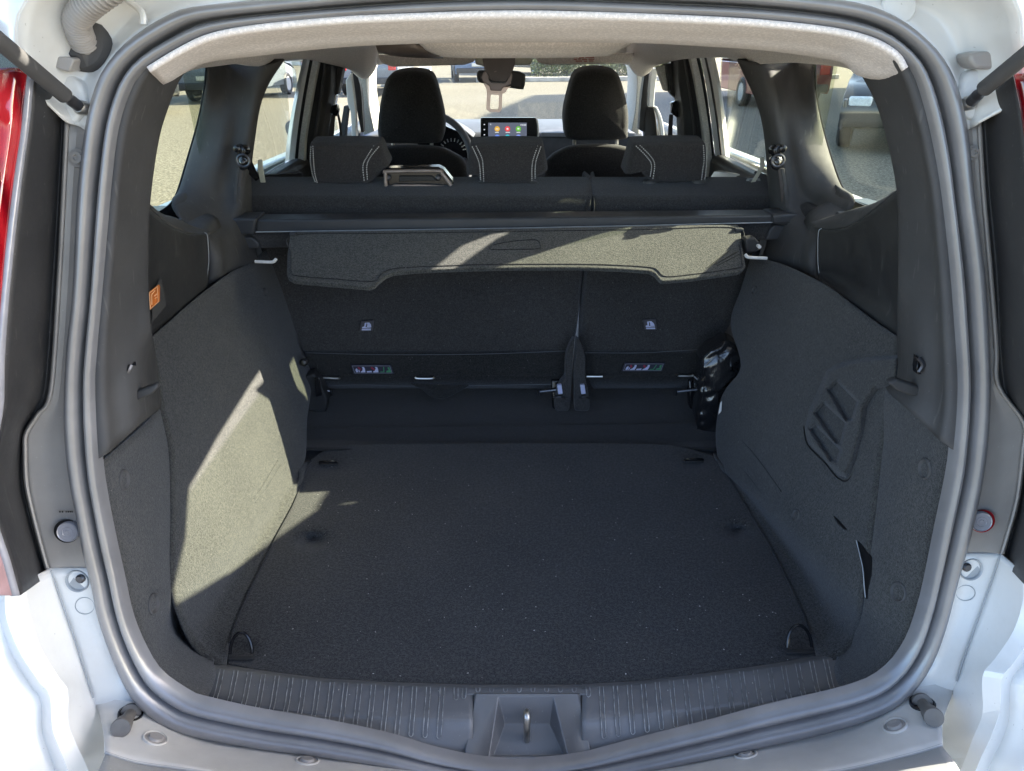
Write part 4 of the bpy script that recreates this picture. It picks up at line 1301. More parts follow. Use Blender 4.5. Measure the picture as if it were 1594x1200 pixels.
for x, ss, s in ((492, seatL, 1), (862, seatL, -1), (1076, seatR, -1)):
    slab('seat_hinge', [S(x - 4, 592, 1.70), S(x + 12, 592, 1.70), S(x + 14, 614, 1.69), S(x + 6, 640, 1.68), S(x - 2, 636, 1.68)], (0, .03, 0), 'black_gloss', ss, .004)
    tubes('hinge_bolt', [[S(x + 10, 606, 1.685), S(x + 26 * s, 610, 1.69)], [S(x + 24 * s, 606, 1.685), S(x + 24 * s, 615, 1.685)]], .004, 'dark_metal', ss, 8)
slab('hinge_cover', [S(474, 586, 1.66), S(488, 582, 1.66), S(500, 600, 1.66), S(510, 622, 1.66), S(507, 642, 1.66), S(480, 640, 1.66), S(476, 612, 1.66)], (0, .04, 0), 'trim_plastic_dark', seatL, .005)
slab('hinge_strap', [S(489, 588, 1.64), S(497, 588, 1.64), S(501, 616, 1.64), S(492, 618, 1.64)], (0, .006, 0), 'black_gloss', seatL, .002)
lathe('hinge_knob', S(473, 564, 1.66), (0, -1, .2), [(.010, -.01), (.010, .002), (.006, .006), (.0001, .007)], 'dark_metal', seatL, 16)

S = S_near
# lint and grit on the floor board and sill
rl = random.Random(11)
bm = bmesh.new()
for k in range(190):
    x, y = rl.uniform(400, 1240), rl.uniform(720, 1085)
    if y < 1060: x = 800 + (x - 800) * (.76 + .24 * (y - 720) / 340)
    if y > 1066: x = rl.uniform(330, 720) if rl.random() < .5 else rl.uniform(930, 1290)
    p = PZ(x, y, ZF + (.0035 if y < 1060 else .013))
    s_ = rl.uniform(.0004, .0011)
    a_ = rl.uniform(0, PI)
    u_ = Vector((math.cos(a_), math.sin(a_), 0)) * s_ * rl.uniform(1, 2.2)
    v_ = Vector((-math.sin(a_), math.cos(a_), .3)) * s_
    t_ = Vector((0, 0, s_))
    vs = [bm.verts.new(q) for q in (p - u_, p - v_, p + u_, p + v_, p + t_)]
    for f in ((0, 1, 4), (1, 2, 4), (2, 3, 4), (3, 0, 4)):
        bm.faces.new([vs[i] for i in f])
me = bpy.data.meshes.new('lint')
bm.to_mesh(me); bm.free()
simple('lint_pale', (0.42, 0.40, 0.37), 0.8, var=.5, vs=40)
tag(link('lint', me, mat_e, 'lint_pale'), kind='stuff')

# =================================================================== body round the opening


def cols(name, rows, mat, ku=4, kv=3, su=True, sv=True, thick=.003, ang=30, parent=car, off=0.0):
    return grid(name, [[O(*p) for p in r] for r in rows], mat, parent, ku, kv, su, sv, thick, ang, off)


# left gutter trim and black side panel with the lamp beyond it
gl_r = [(138, 192), (127, 300), (120, 450), (108, 600), (106, 650), (107, 675), (109, 700), (116, 750), (126, 800), (136, 850), (145, 886)]
gl_l = [(105, 190), (100, 300), (92, 450), (80, 610), (60, 645), (42, 674), (40, 700), (42, 752), (52, 800), (65, 850), (75, 886)]
gtl = cols('gutter_trim', [[(a, b, .002), ((a + c) / 2, (b + d) / 2, .004), (c, d, 0.0)] for (a, b), (c, d) in zip(gl_r, gl_l)], 'gutter_plastic', su=False, kv=5)
cols('gutter_lip', [[(a + 1, b, -.002), (a - 1.0, b, -.005), (a - 3, b, -.002)] for a, b in gl_l], 'gutter_plastic', kv=5)
pb = [(50, 120, -.06), (44, 200, -.07), (30, 300, -.09), (14, 450, -.11), (6, 560, -.12), (5, 625, -.12), (-4, 680, -.12), (-18, 745, -.12), (-4, 815, -.12), (14, 870, -.12), (30, 927, -.12)]
pa = [(106, 150), (105, 190), (100, 300), (92, 450), (80, 610), (60, 645), (42, 674), (42, 752), (52, 800), (65, 850), (79, 892)]
cols('side_panel', [[(a + 1, b, .001), (a + (c - a) * .18, b + (d - b) * .18, .006), (a + (c - a) * .55, b + (d - b) * .55, o * .5), (c, d, o)] for (a, b), (c, d, o) in zip(pa, pb)], 'side_plastic', kv=5, ang=180)
lamp_l = cols('lamp_edge', [[(x, y, o), (x - 6, y, o - .004), (x - 12, y, o - .004)] for x, y, o in [(52, 112, -.06)] + pb[1:]], 'lens_clear', kv=5, ang=180)
tll = cols('tail_lamp', [[(x - 10, y, o - .002), (x - 22, y, o - .012), (x - 40, y, o - .02), (x - 90, y + 6, o - .02), (x - 160, y + 20, o + .02)] for x, y, o in [(54, 106, -.06), (48, 150, -.065), (44, 200, -.07), (30, 300, -.09), (22, 380, -.10), (14, 450, -.11), (8, 530, -.118)]], 'red_lens', kv=5, ang=180, thick=.004)
simple('lens_pink', (0.34, 0.22, 0.23), 0.15, coat=0.6)
cols('lamp_lower', [[(x - 10, y, o - .002), (x - 22, y, o - .012), (x - 40, y, o - .02), (x - 90, y + 6, o - .02), (x - 160, y + 20, o + .02)] for x, y, o in [(8, 530, -.118), (6, 560, -.12), (5, 625, -.12), (-4, 680, -.12), (-18, 745, -.12), (-4, 815, -.12), (14, 870, -.12), (30, 927, -.12)]], 'lens_pink', kv=5, ang=180, thick=.004)

gr_l = [(1499, 192), (1511, 300), (1528, 425), (1534, 540), (1535, 600), (1532, 675), (1524, 738), (1514, 788), (1502, 838), (1495, 862)]
gr_r = [(1523, 186), (1530, 300), (1541, 425), (1550, 540), (1553, 600), (1593, 658), (1592, 700), (1583, 776), (1567, 835), (1559, 862)]
gtr = cols('gutter_trim', [[(a, b, .002), ((a + c) / 2, (b + d) / 2, .004), (c, d, 0.0)] for (a, b), (c, d) in zip(gr_l, gr_r)], 'gutter_plastic', su=False, kv=5)
cols('gutter_lip', [[(a - 1, b, -.002), (a + 1.0, b, -.005), (a + 3, b, -.002)] for a, b in gr_r], 'gutter_plastic', kv=5)
pa = [(1523, 150), (1523, 190), (1530, 300), (1541, 425), (1553, 600), (1592, 660), (1592, 700), (1583, 776), (1567, 835), (1557, 868)]
pb = [(1580, 115, -.06), (1594, 190, -.07), (1606, 300, -.09), (1622, 425, -.11), (1632, 600, -.12), (1640, 660, -.12), (1640, 700, -.12), (1632, 776, -.12), (1625, 835, -.12), (1606, 920, -.12)]
cols('side_panel', [[(a - 1, b, .001), (a + (c - a) * .18, b + (d - b) * .18, .006), (a + (c - a) * .55, b + (d - b) * .55, o * .5), (c, d, o)] for (a, b), (c, d, o) in zip(pa, pb)], 'side_plastic', kv=5, ang=180)
tlr = cols('tail_lamp', [[(x, y, o), (x + 3, y, o - .012), (x + 24, y, o - .02), (x + 80, y + 6, o - .02), (x + 150, y + 20, o + .02)] for x, y, o in pb], 'red_lens', kv=5, ang=180, thick=.004)

# screws, round buffers and marks in the gutters
for nm, par, (x, y), r in (('screw', gtl, (121, 246), .011), ('screw', gtr, (1514, 238), .009)):
    lathe(nm, O(x, y, -.001), (0, -1, .3), [(r, -.002), (r * .95, .001), (r * .6, .0005), (r * .6, .004), (r * .3, .0045), (r * .25, .002), (.0001, .002)], 'gutter_plastic', par, 20)
for (x, y), nm in (((107, 827), 'round_buffer'), ((1526, 811), 'round_buffer')):
    par = gtl if x < 500 else gtr
    s_ = 1 if x < 500 else -1
    lathe('buffer_hole', O(x - 3 * s_, y, -.0035), (s_ * .1, -1, .3), [(.0155, -.002), (.0155, .0005), (.0001, .0006)], 'black_border' if x < 500 else 'red_lens', par, 30)
    lathe(nm, O(x, y, -.005), (s_ * .1, -1, .3), [(.0135, -.004), (.0135, .003), (.0125, .0045), (.0115, .0035), (.007, .0030), (.0065, .0036), (.006, .0030), (.003, .003), (.0025, .0038), (.0001, .0035)], 'lens_clear', par, 30)
simple('faint_print', (0.035, 0.033, 0.032), 0.5)
bm = bmesh.new()
for x, w in ((92, 2.5), (96, 2.5), (102, 2), (105, 2.4), (108.4, 2), (111.2, 2)):
    bm.faces.new([bm.verts.new(O(*q, -.0025)) for q in ((x, 795), (x + w, 795.2), (x + w, 798), (x, 797.8))])
me = bpy.data.meshes.new('moulded_mark'); bm.to_mesh(me); bm.free()
link('moulded_mark', me, gtl, 'faint_print')

# white painted channel round the top
top = [
    [(137, 205, 0), (122, 196, .0), (108, 192, -.01), (100, 186, -.02)],
    [(146, 160, 0), (120, 155, .006), (90, 150, -.012), (52, 138, -.05)],
    [(164, 110, 0), (140, 112, .010), (95, 112, -.012), (44, 104, -.06)],
    [(201, 65, 0), (170, 66, .012), (110, 56, -.016), (26, 64, -.07)],
    [(264, 23, 0), (225, 14, .012), (150, -6, -.016), (42, 0, -.08)],
    [(330, 8, 0), (300, -16, .012), (240, -50, -.02), (150, -90, -.09)],
    [(500, -10, 0), (490, -34, .012), (470, -80, -.03), (440, -150, -.08)],
    [(850, -28, 0), (850, -50, .012), (850, -100, -.03), (850, -170, -.08)],
    [(1200, -12, 0), (1215, -36, .012), (1240, -80, -.03), (1280, -150, -.08)],
    [(1314, 1, 0), (1345, -14, .012), (1400, -40, -.02), (1500, -90, -.09)],
    [(1408, 36, 0), (1445, 18, .012), (1500, 5, -.016), (1580, 4, -.08)],
    [(1457, 80, 0), (1485, 72, .010), (1530, 60, -.016), (1590, 62, -.07)],
    [(1480, 116, 0), (1500, 112, .010), (1535, 100, -.014), (1600, 108, -.06)],
    [(1495, 160, 0), (1508, 156, .006), (1530, 150, -.012), (1596, 150, -.05)],
    [(1502, 205, 0), (1510, 200, 0), (1518, 196, -.01), (1524, 190, -.02)],
]
chn = cols('roof_channel', top, 'inner_paint', ku=4, kv=4, ang=180, thick=.003)
# roof side of that channel, rising from it
cols('roof_edge', [[(a, b, o), (a + (a - 800) * .02, b - 12, o + .01), (a + (a - 800) * .05, b - 30, o + .06)] for (a, b, o) in [r[-1] for r in top[2:13]]], 'white_paint', ang=180)
# pressed shapes in the channel: ridges
tubes('sheet_ridge', [cr([O(198, 0, -.004), O(214, 12, -.004), O(222, 22, -.006), O(224, 38, -.005)], 14)], .004, 'inner_paint', chn, 8)
lathe('body_dent', O(1400, 10, .002), (0, -1, .4), [(.02, -.002), (.018, .001), (.01, .0025), (.0001, .003)], 'inner_paint', chn, 24)

# wedge shaped hinge covers
for q in ([(56, 90), (80, 87), (112, 90), (115, 94), (108, 112), (92, 108), (70, 98)], [(1509, 85), (1530, 80), (1560, 80), (1576, 84), (1570, 100), (1545, 108), (1520, 108), (1512, 98)]):
    hc = slab('hinge_cover', [O(x, y, -.022) for x, y in q], (0, .03, 0), 'gutter_plastic', car, .004)

# hose through its grommet
g = O(128, 66, .004)
lathe('grommet', g, (-.05, -1, .25), [(.030, -.012), (.031, .002), (.028, .008), (.020, .012), (.017, .016), (.0001, .016)], 'trim_plastic', car, 32, 1.0)
path = cr([O(133, 72, -.004), O(124, 52, -.020), O(120, 32, -.034), O(132, 14, -.045), O(152, -2, -.052), O(185, -25, -.06), O(230, -60, -.07)], 150)
tube('corrugated_hose', path, .012, 'gutter_plastic', car, 20, rfn=lambda i: .0128 + .0016 * math.sin(i * PI / 2.5) if i > 4 else .012, ang=180)

# gas struts on white mounting pads
for s_, pad, a, b, c in ((1, [(72, 140), (84, 118), (96, 112), (120, 126), (132, 150), (132, 172), (114, 194), (100, 190), (80, 175), (70, 155)], (-60, 15, -.16), (101, 149, -.04), (125, 167, -.012)),
                         (-1, [(1496, 135), (1510, 113), (1530, 106), (1548, 108), (1560, 128), (1560, 150), (1552, 170), (1520, 187), (1500, 180), (1493, 160)], (1690, 10, -.17), (1532, 138, -.045), (1510, 160, -.012))):
    p = cushion('strut_pad', [O(x, y, -.006) for x, y in pad], (0, .02, 0), 'white_paint', car, .001, .006, 60)
    A, B, C_ = O(*a), O(*b), O(*c)
    d = (B - A).normalized()
    body = tube('gas_strut', [A, B - d * .004, B], .0085, 'trim_plastic', car, 20)
    tube('strut_socket', [B - d * .004, B + (C_ - B) * .3, B + (C_ - B) * .55, C_], .0058, 'dark_metal', body, 16, 12, rfn=lambda i: (.0052 if i < 5 else .0064))
    lathe('ball_stud', C_, (0, -1, .2), [(.008, -.012), (.008, .002), (.0055, .006), (.0001, .006)], 'steel', body, 16)

# white inner quarter panels below the gutter trims and the folded bumper corner
L = [
    [(145, 884, 0), (112, 884, .002), (79, 884, .0), (36, 905, -.060), (8, 920, -.075), (-4, 930, -.06), (-80, 960, -.10)],
    [(158, 950, 0), (130, 950, .002), (98, 942, .0), (46, 958, -.062), (12, 965, -.078), (2, 970, -.066), (-80, 1010, -.11)],
    [(175, 1000, 0), (150, 1000, .002), (118, 1000, .0), (62, 1008, -.064), (34, 1018, -.080), (22, 1024, -.068), (-60, 1050, -.12)],
    [(194, 1048, 0), (165, 1050, .002), (132, 1046, .0), (88, 1052, -.066), (62, 1060, -.082), (48, 1066, -.070), (-50, 1075, -.13)],
    [(216, 1088, 0), (180, 1088, .002), (145, 1087, .0), (104, 1076, -.068), (78, 1082, -.084), (64, 1090, -.072), (-40, 1110, -.14)],
    [(218, 1130, .03), (190, 1135, .03), (161, 1132, -.005), (105, 1126, -.070), (82, 1132, -.086), (66, 1138, -.074), (-30, 1150, -.15)],
    [(230, 1175, .03), (200, 1180, .03), (166, 1170, -.012), (118, 1160, -.074), (94, 1166, -.090), (76, 1170, -.078), (-30, 1195, -.16)],
    [(230, 1215, .03), (200, 1215, .03), (156, 1200, -.016), (136, 1200, -.080), (108, 1202, -.096), (88, 1204, -.084), (-20, 1230, -.17)],
    [(230, 1280, .03), (200, 1280, .03), (140, 1270, -.03), (160, 1270, -.090), (130, 1270, -.106), (108, 1270, -.094), (0, 1290, -.18)],
]
cols('quarter_panel', L, 'white_paint', su=False, ku=1, kv=4, ang=11)
R_ = [
    [(1496, 861, 0), (1526, 861, .002), (1557, 861, .0), (1592, 890, -.060), (1620, 905, -.075), (1632, 910, -.06), (1700, 940, -.10)],
    [(1486, 900, 0), (1515, 900, .002), (1545, 900, .0), (1594, 930, -.061), (1622, 945, -.076), (1634, 950, -.064), (1700, 980, -.11)],
    [(1466, 975, 0), (1495, 975, .002), (1519, 972, .0), (1580, 980, -.063), (1604, 990, -.079), (1616, 998, -.066), (1700, 1030, -.12)],
    [(1446, 1025, 0), (1474, 1022, .002), (1500, 1025, .0), (1551, 1025, -.065), (1578, 1030, -.081), (1592, 1034, -.068), (1690, 1060, -.13)],
    [(1420, 1066, 0), (1455, 1064, .002), (1489, 1062, .0), (1531, 1053, -.067), (1559, 1056, -.083), (1573, 1062, -.070), (1680, 1090, -.14)],
    [(1420, 1130, .03), (1445, 1125, .03), (1470, 1115, -.005), (1531, 1110, -.070), (1556, 1104, -.086), (1570, 1118, -.074), (1680, 1130, -.15)],
    [(1415, 1175, .03), (1440, 1175, .03), (1467, 1158, -.012), (1516, 1150, -.074), (1542, 1146, -.090), (1558, 1156, -.078), (1670, 1180, -.16)],
    [(1415, 1215, .03), (1440, 1215, .03), (1488, 1191, -.016), (1500, 1192, -.080), (1522, 1190, -.096), (1540, 1192, -.084), (1660, 1220, -.17)],
    [(1415, 1280, .03), (1440, 1280, .03), (1510, 1260, -.03), (1470, 1265, -.090), (1496, 1262, -.106), (1514, 1264, -.094), (1640, 1280, -.18)],
]
cols('quarter_panel', R_, 'white_paint', su=False, ku=1, kv=4, ang=11)
# joint lines and circle marks in the paint
lines('panel_joint', [cr([O(79, 888, -.004), O(98, 942, -.004), O(118, 1000, -.004), O(132, 1046, -.004), O(145, 1086, -.004)], 24), cr([O(1557, 864, -.004), O(1545, 900, -.004), O(1519, 972, -.004), O(1500, 1025, -.004), O(1489, 1060, -.004)], 24)], .0011, 'grey_plastic', car)
lines('circle_mark', [[O(132 + 15 * math.cos(k * PI / 12), 943 + 13 * math.sin(k * PI / 12), -.0005) for k in range(25)],
                      [O(1503 + 15 * math.cos(k * PI / 12), 923 + 12 * math.sin(k * PI / 12), -.0005) for k in range(25)]], .0006, 'grey_plastic', car)
for x, y in ((121, 904), (1511, 886)):
    lathe('drain_hole', O(x, y, -.0008), (0, -1, .3), [(.0155, -.001), (.0150, .0025), (.0135, .0015), (.012, -.003), (.009, -.004), (.0001, -.004)], 'grey_plastic', car, 26)
    lathe('hole_bolt', O(x + (4 if x < 500 else -6), y - 3, -.003), (0, -1, .3), [(.006, -.004), (.006, .001), (.004, .003), (.0001, .003)], 'dark_metal', car, 12)

# grey plastic bumper step below the seal
bx = [(150, 1087, 1172), (216, 1087, 1188), (301, 1134, 1200), (400, 1153, 1216), (600, 1180, 1236), (800, 1206, 1244), (1000, 1190, 1238), (1194, 1150, 1216), (1314, 1124, 1199), (1420, 1064, 1174), (1486, 1063, 1160)]


def brow(fy, off, xl, xr):
    r = [(x, fy(a, b), off) for x, a, b in bx]
    r[0] = (xl, r[0][1], off)
    r[-1] = (xr, r[-1][1], off)
    return r


stp = cols('bumper_step', [brow(lambda a, b: a - 4, .004, 144, 1490), brow(lambda a, b: a + (b - a) * .2, -.006, 152, 1482), brow(lambda a, b: a + (b - a) * .6, -.055, 161, 1468), brow(lambda a, b: b, -.10, 163, 1467)], 'bumper_plastic', ku=5, kv=4, ang=180)
cols('bumper_tread', [brow(lambda a, b: b - 1, -.10, 163, 1467), brow(lambda a, b: b + 4, -.102, 163, 1468), brow(lambda a, b: b + 40, -.17, 150, 1494), brow(lambda a, b: b + 90, -.25, 140, 1510), brow(lambda a, b: b + 170, -.27, 130, 1520)], 'bumper_plastic_worn', ku=5, kv=4, ang=180)
for x, y, dx in ((203, 1113, .011), (1436, 1097, -.012)):
    A, nn = on(stp, x, y)
    d = Vector((dx, -.040, .022))
    bfr = lathe('rubber_stop', A, d, [(.013, -.004), (.013, .001), (.0075, .002), (.008, d.length * .4), (.0105, d.length * .6), (.0125, d.length * .96), (.0118, d.length), (.003, d.length + .0004), (.0001, d.length)], 'stop_rubber', car, 26)
    lathe('stop_seat', A, nn, [(.016, -.003), (.016, .002), (.014, .003), (.011, -.001), (.0001, -.001)], 'black_gloss', bfr, 22)
for x, y in ((241, 1151), (1394, 1131), (478, 1186), (1161, 1176)):
    A, nn = on(stp, x, y, -.001)
    lathe('bumper_plug', A, nn, [(.0165, -.004), (.0160, .002), (.0145, .0025), (.013, -.001)], 'bumper_plastic', car, 26)
    lathe('plug_well', A, nn, [(.0135, .0008), (.010, .0012), (.0085, .0042), (.004, .0045), (.0001, .0035)], 'gutter_plastic', car, 26)

# outer shell: sides, roof rails, underside, bonnet
for s_ in (-1, 1):
    X = lambda a: 0.02 + s_ * a
    slab('body_side', [Vector((X(.80), .62, .40)), Vector((X(.80), .66, 1.14)), Vector((X(.78), 1.2, 1.17)), Vector((X(.78), 4.0, 1.10)), Vector((X(.80), 4.9, .95)), Vector((X(.80), 5.0, .40))], (s_ * .05, 0, 0), 'white_paint', car, .01)
    slab('roof_rail', [Vector((X(.64), .95, 1.50)), Vector((X(.66), 1.30, 1.525)), Vector((X(.66), 1.72, 1.525)), Vector((X(.66), 1.80, 1.452)), Vector((X(.66), 2.6, 1.44)), Vector((X(.64), 3.1, 1.41)), Vector((X(.60), 3.1, 1.60)), Vector((X(.58), .98, 1.60))], (s_ * .06, 0, 0), 'white_paint', car, .01)
    for wy, wn_ in ((4.35, 'front'), (1.45, 'rear')):
        w = lathe('wheel', (X(.80), wy, .33), (s_, 0, 0), [(.20, -.06), (.30, -.08), (.33, -.04), (.33, .04), (.30, .07), (.21, .06), (.19, .03), (.05, .04), (.0001, .04)], 'rubber_dark', car, 36)
# outer D pillars (behind the trims), with the quarter glass between them and the C pillars
dpoly = [(.72, 1.08), (1.70, 1.08), (1.66, 1.160), (1.40, 1.175), (1.24, 1.33), (1.085, 1.42), (1.10, 1.465), (1.19, 1.50), (1.27, 1.56), (.88, 1.56)]
for X_, s_ in ((-.76, -1), (.80, 1)):
    slab('outer_pillar', [Vector((X_, y, z)) for y, z in dpoly], (s_ * .05, 0, 0), 'black_border', car, .004)


def wedge(q, xa, xb):  # unseen behind the trims, added to keep sun off the rear seat
    """solid C pillar between the quarter window and the rear door window"""
    a, b = [PX(x, y, xa) for x, y in q], [PX(x, y, xb) for x, y in q]
    n = len(q)
    me = bpy.data.meshes.new('outer_pillar')
    me.from_pydata(a + b, [], [tuple(range(n)), tuple(range(n, 2 * n))[::-1]] + [(k, n + k, n + (k + 1) % n, (k + 1) % n) for k in range(n)])
    bm = bmesh.new(); bm.from_mesh(me)
    bmesh.ops.recalc_face_normals(bm, faces=bm.faces)
    bm.to_mesh(me); bm.free()
    return link('outer_pillar', me, car, 'black_border')


wedge([(1250, 84), (1250, 140), (1250, 190), (1246, 240), (1246, 300), (1240, 400), (1200, 410), (1203, 300), (1194, 200), (1172, 130), (1150, 84)], .735, .83)
wedge([(344, 84), (344, 140), (344, 190), (345, 240), (347, 300), (350, 400), (380, 410), (385, 300), (392, 200), (410, 130), (440, 84)], -.705, -.79)
for X_, s_ in ((-.757, -1), (.797, 1)):
    slab('quarter_glass', [Vector((X_, y, z)) for y, z in ((1.04, 1.33), (1.38, 1.13), (1.72, 1.13), (2.12, 1.36), (2.12, 1.51), (1.04, 1.53))], (s_ * .004, 0, 0), 'quarter_glass', car, 0)
for X_, pts in ((-.752, [(324, 98), (320, 140), (311, 188), (297, 238), (280, 295), (270, 315), (256, 327), (240, 334)]), (.788, [(1267, 98), (1268, 140), (1276, 188), (1290, 240), (1308, 290), (1322, 310), (1340, 320), (1362, 326)])):
    sg = 1 if X_ > 0 else -1
    P_ = cr([PX(x - sg * 8, y, X_) for x, y in pts], 50)
    Q_ = cr([PX(x + sg * 3.4, y - 1.5, X_) for x, y in pts], 50)
    me = bpy.data.meshes.new('glass_border')
    me.from_pydata(P_ + Q_, [], [(i, i + 1, 51 + i, 50 + i) for i in range(49)])
    solid(link('glass_border', me, car, 'black_border'), .002)

# ---- the raised tailgate, held up over the viewer by the gas struts
tg = empty('tailgate')
tg.parent = car
tg.matrix_parent_inverse = Matrix.Translation(-car.location)
tg['label'] = 'raised tailgate'


def TG(x, d, h=0.0):
    a = math.radians(14)
    return Vector((x + .02, .84 - d * math.cos(a) - h * math.sin(a), 1.66 + d * math.sin(a) + h * math.cos(a)))


for q in ([(-.62, 0), (.62, 0), (.66, .12), (-.66, .12)], [(-.70, .55), (.70, .55), (.70, 1.12), (-.70, 1.12)]):
    slab('tailgate_panel', [TG(x, d) for x, d in q], TG(0, 0, .06) - TG(0, 0), 'white_paint', tg, .02)
for s_ in (-1, 1):
    slab('tailgate_rail', [TG(s_ * .66, .12), TG(s_ * .54, .12), TG(s_ * .58, .55), TG(s_ * .70, .55)], TG(0, 0, .06) - TG(0, 0), 'white_paint', tg, .01)
slab('tailgate_lining', [TG(x, d, -.004) for x, d in ((-.6, .58), (.6, .58), (.56, 1.06), (-.56, 1.06))], TG(0, 0, -.02) - TG(0, 0), 'trim_plastic', tg, .01)
slab('tailgate_glass', [TG(x, d, .04) for x, d in ((-.56, .11), (.56, .11), (.60, .56), (-.60, .56))], TG(0, 0, .005) - TG(0, 0), 'side_glass', tg, 0)

# unseen bumper skin below the step, added to block light bounced off the ground
slab('rear_bumper', [Vector((-.92, .62, .20)), Vector((-.92, .40, .24)), Vector((-.92, .36, .50)), Vector((-.92, .50, .53)), Vector((-.92, .62, .53))], (1.88, 0, 0), 'white_paint', car, .03)

for X_ in (.715, -.685):  # unseen block under the shelf, added to keep stray sun off the floor
    box('quarter_sun_block', (X_, 1.29, 1.08), (.06, .34, .19), 'trim_plastic_dark', car, .004)

# =================================================================== cabin ahead of the rear seats


def strip(name, L_, R_, depth, mat, parent=None, n=18, bev=.003):
    a = cr([S(*p) for p in L_], n)
    b = cr([S(*p) for p in R_], n)
    return slab(name, a + b[::-1], depth, mat, parent or car, bev)


# left side: rear door frame, B pillar
strip('door_frame', [(479, 86, 2.42), (464, 150, 2.42), (452, 220, 2.42), (447, 282, 2.42)], [(484, 86, 2.42), (472, 150, 2.42), (462, 220, 2.42), (457, 282, 2.42)], (-.02, .03, 0), 'inner_paint')
strip('door_rubber', [(483, 86, 2.44), (471, 150, 2.44), (461, 220, 2.44), (456, 282, 2.44)], [(489, 86, 2.44), (477, 150, 2.44), (467, 220, 2.44), (462, 282, 2.44)], (0, .03, 0), 'black_border')
strip('pillar_edge', [(488, 86, 2.43), (476, 150, 2.43), (466, 220, 2.43), (461, 282, 2.43)], [(498, 86, 2.43), (486, 150, 2.43), (475, 220, 2.43), (474, 282, 2.43)], (0, .03, 0), 'pillar_cloth')
bpl = strip('pillar_trim', [(496, 86, 2.46), (485, 150, 2.46), (474, 220, 2.46), (473, 282, 2.46)], [(516, 86, 2.5), (513, 140, 2.5), (502, 200, 2.5), (494, 282, 2.5)], (.0, .12, 0), 'trim_plastic_dark', bev=.008)
strip('pillar_fold', [(505, 86, 2.452), (497, 150, 2.452), (487, 220, 2.452), (485, 282, 2.452)], [(508, 86, 2.452), (501, 150, 2.452), (491, 220, 2.452), (489, 282, 2.452)], (.0, .02, 0), 'trim_plastic', bpl)
slab('belt_anchor_trim', [S(514, 100, 2.6), S(534, 105, 2.6), S(530, 125, 2.6), S(526, 146, 2.6), S(518, 150, 2.6), S(512, 150, 2.6)], (0, .05, 0), 'trim_plastic_dark', car, .004)
strip('door_frame', [(518, 148, 2.65), (510, 180, 2.65), (504, 240, 2.65)], [(524, 148, 2.65), (518, 180, 2.65), (512, 240, 2.65)], (0, .04, 0), 'inner_paint')
slab('belt_guide', [S(512, 166, 2.58), S(524, 162, 2.58), S(527, 172, 2.58), S(524, 182, 2.58), S(514, 176, 2.58)], (0, .03, 0), 'black_gloss', car, .004)
strip('seat_belt', [(516, 178, 2.6), (512, 205, 2.6), (508, 240, 2.6)], [(522, 178, 2.6), (520, 205, 2.6), (518, 240, 2.6)], (0, .003, 0), 'belt_webbing', bev=.0005)
strip('seat_belt', [(524, 176, 2.61), (528, 200, 2.61), (529, 240, 2.61)], [(527, 174, 2.61), (532, 200, 2.61), (533, 240, 2.61)], (0, .003, 0), 'belt_webbing', bev=.0005)
strip('front_door_frame', [(538, 125, 3.0), (541, 160, 3.0), (546, 180, 3.0), (548, 240, 3.0)], [(546, 113, 3.0), (551, 150, 3.0), (553, 172, 3.0), (556, 240, 3.0)], (0, .04, 0), 'inner_paint')
strip('window_seal', [(546, 111, 3.05), (552, 150, 3.05), (556, 175, 3.05), (562, 206, 3.05)], [(554, 112, 3.05), (561, 135, 3.05), (564, 170, 3.05), (566, 206, 3.05)], (0, .05, 0), 'trim_plastic_dark')
strip('window_seal', [(535, 165, 3.04), (530, 200, 3.04), (528, 240, 3.04)], [(542, 165, 3.04), (538, 200, 3.04), (536, 240, 3.04)], (0, .05, 0), 'trim_plastic')
strip('windscreen_pillar', [(553, 106, 3.15), (561, 135, 3.15), (565, 170, 3.15), (566, 210, 3.15)], [(580, 96, 3.15), (571, 112, 3.15), (573, 160, 3.15), (583, 204, 3.15)], (0, .25, 0), 'pillar_cloth', bev=.01)
box('door_panel', (-.68, 2.65, .72), (.06, 2.7, .86), 'trim_plastic_dark', car, .02)
# door mirror seen through the rear window
dm = cushion('door_mirror', [S(446, 190, 3.25), S(462, 184, 3.25), S(478, 186, 3.25), S(478, 232, 3.25), S(460, 226, 3.25), S(448, 212, 3.25), S(443, 200, 3.25)], (0, .10, 0), 'side_plastic', car, .004, .012, 40)
slab('mirror_glass', [S(451, 195, 3.243), S(474, 191, 3.243), S(474, 226, 3.243), S(460, 219, 3.243)], (0, .003, 0), 'lens_clear', dm, .001)

# right side
strip('door_frame', [(1088, 84, 2.42), (1098, 130, 2.42), (1108, 200, 2.42), (1117, 282, 2.42)], [(1106, 84, 2.42), (1116, 130, 2.42), (1126, 200, 2.42), (1134, 282, 2.42)], (.02, .03, 0), 'inner_paint')
strip('door_channel', [(1096, 84, 2.41), (1106, 130, 2.41), (1117, 200, 2.41), (1126, 282, 2.41)], [(1099, 84, 2.41), (1109, 130, 2.41), (1120, 200, 2.41), (1129, 282, 2.41)], (0, .01, 0), 'trim_plastic')
strip('door_rubber', [(1082, 84, 2.44), (1092, 130, 2.44), (1103, 200, 2.44), (1111, 282, 2.44)], [(1088, 84, 2.44), (1098, 130, 2.44), (1108, 200, 2.44), (1117, 282, 2.44)], (0, .03, 0), 'black_border')
strip('pillar_edge', [(1073, 84, 2.43), (1083, 130, 2.43), (1094, 200, 2.43), (1101, 282, 2.43)], [(1083, 84, 2.43), (1093, 130, 2.43), (1104, 200, 2.43), (1112, 282, 2.43)], (0, .03, 0), 'pillar_cloth')
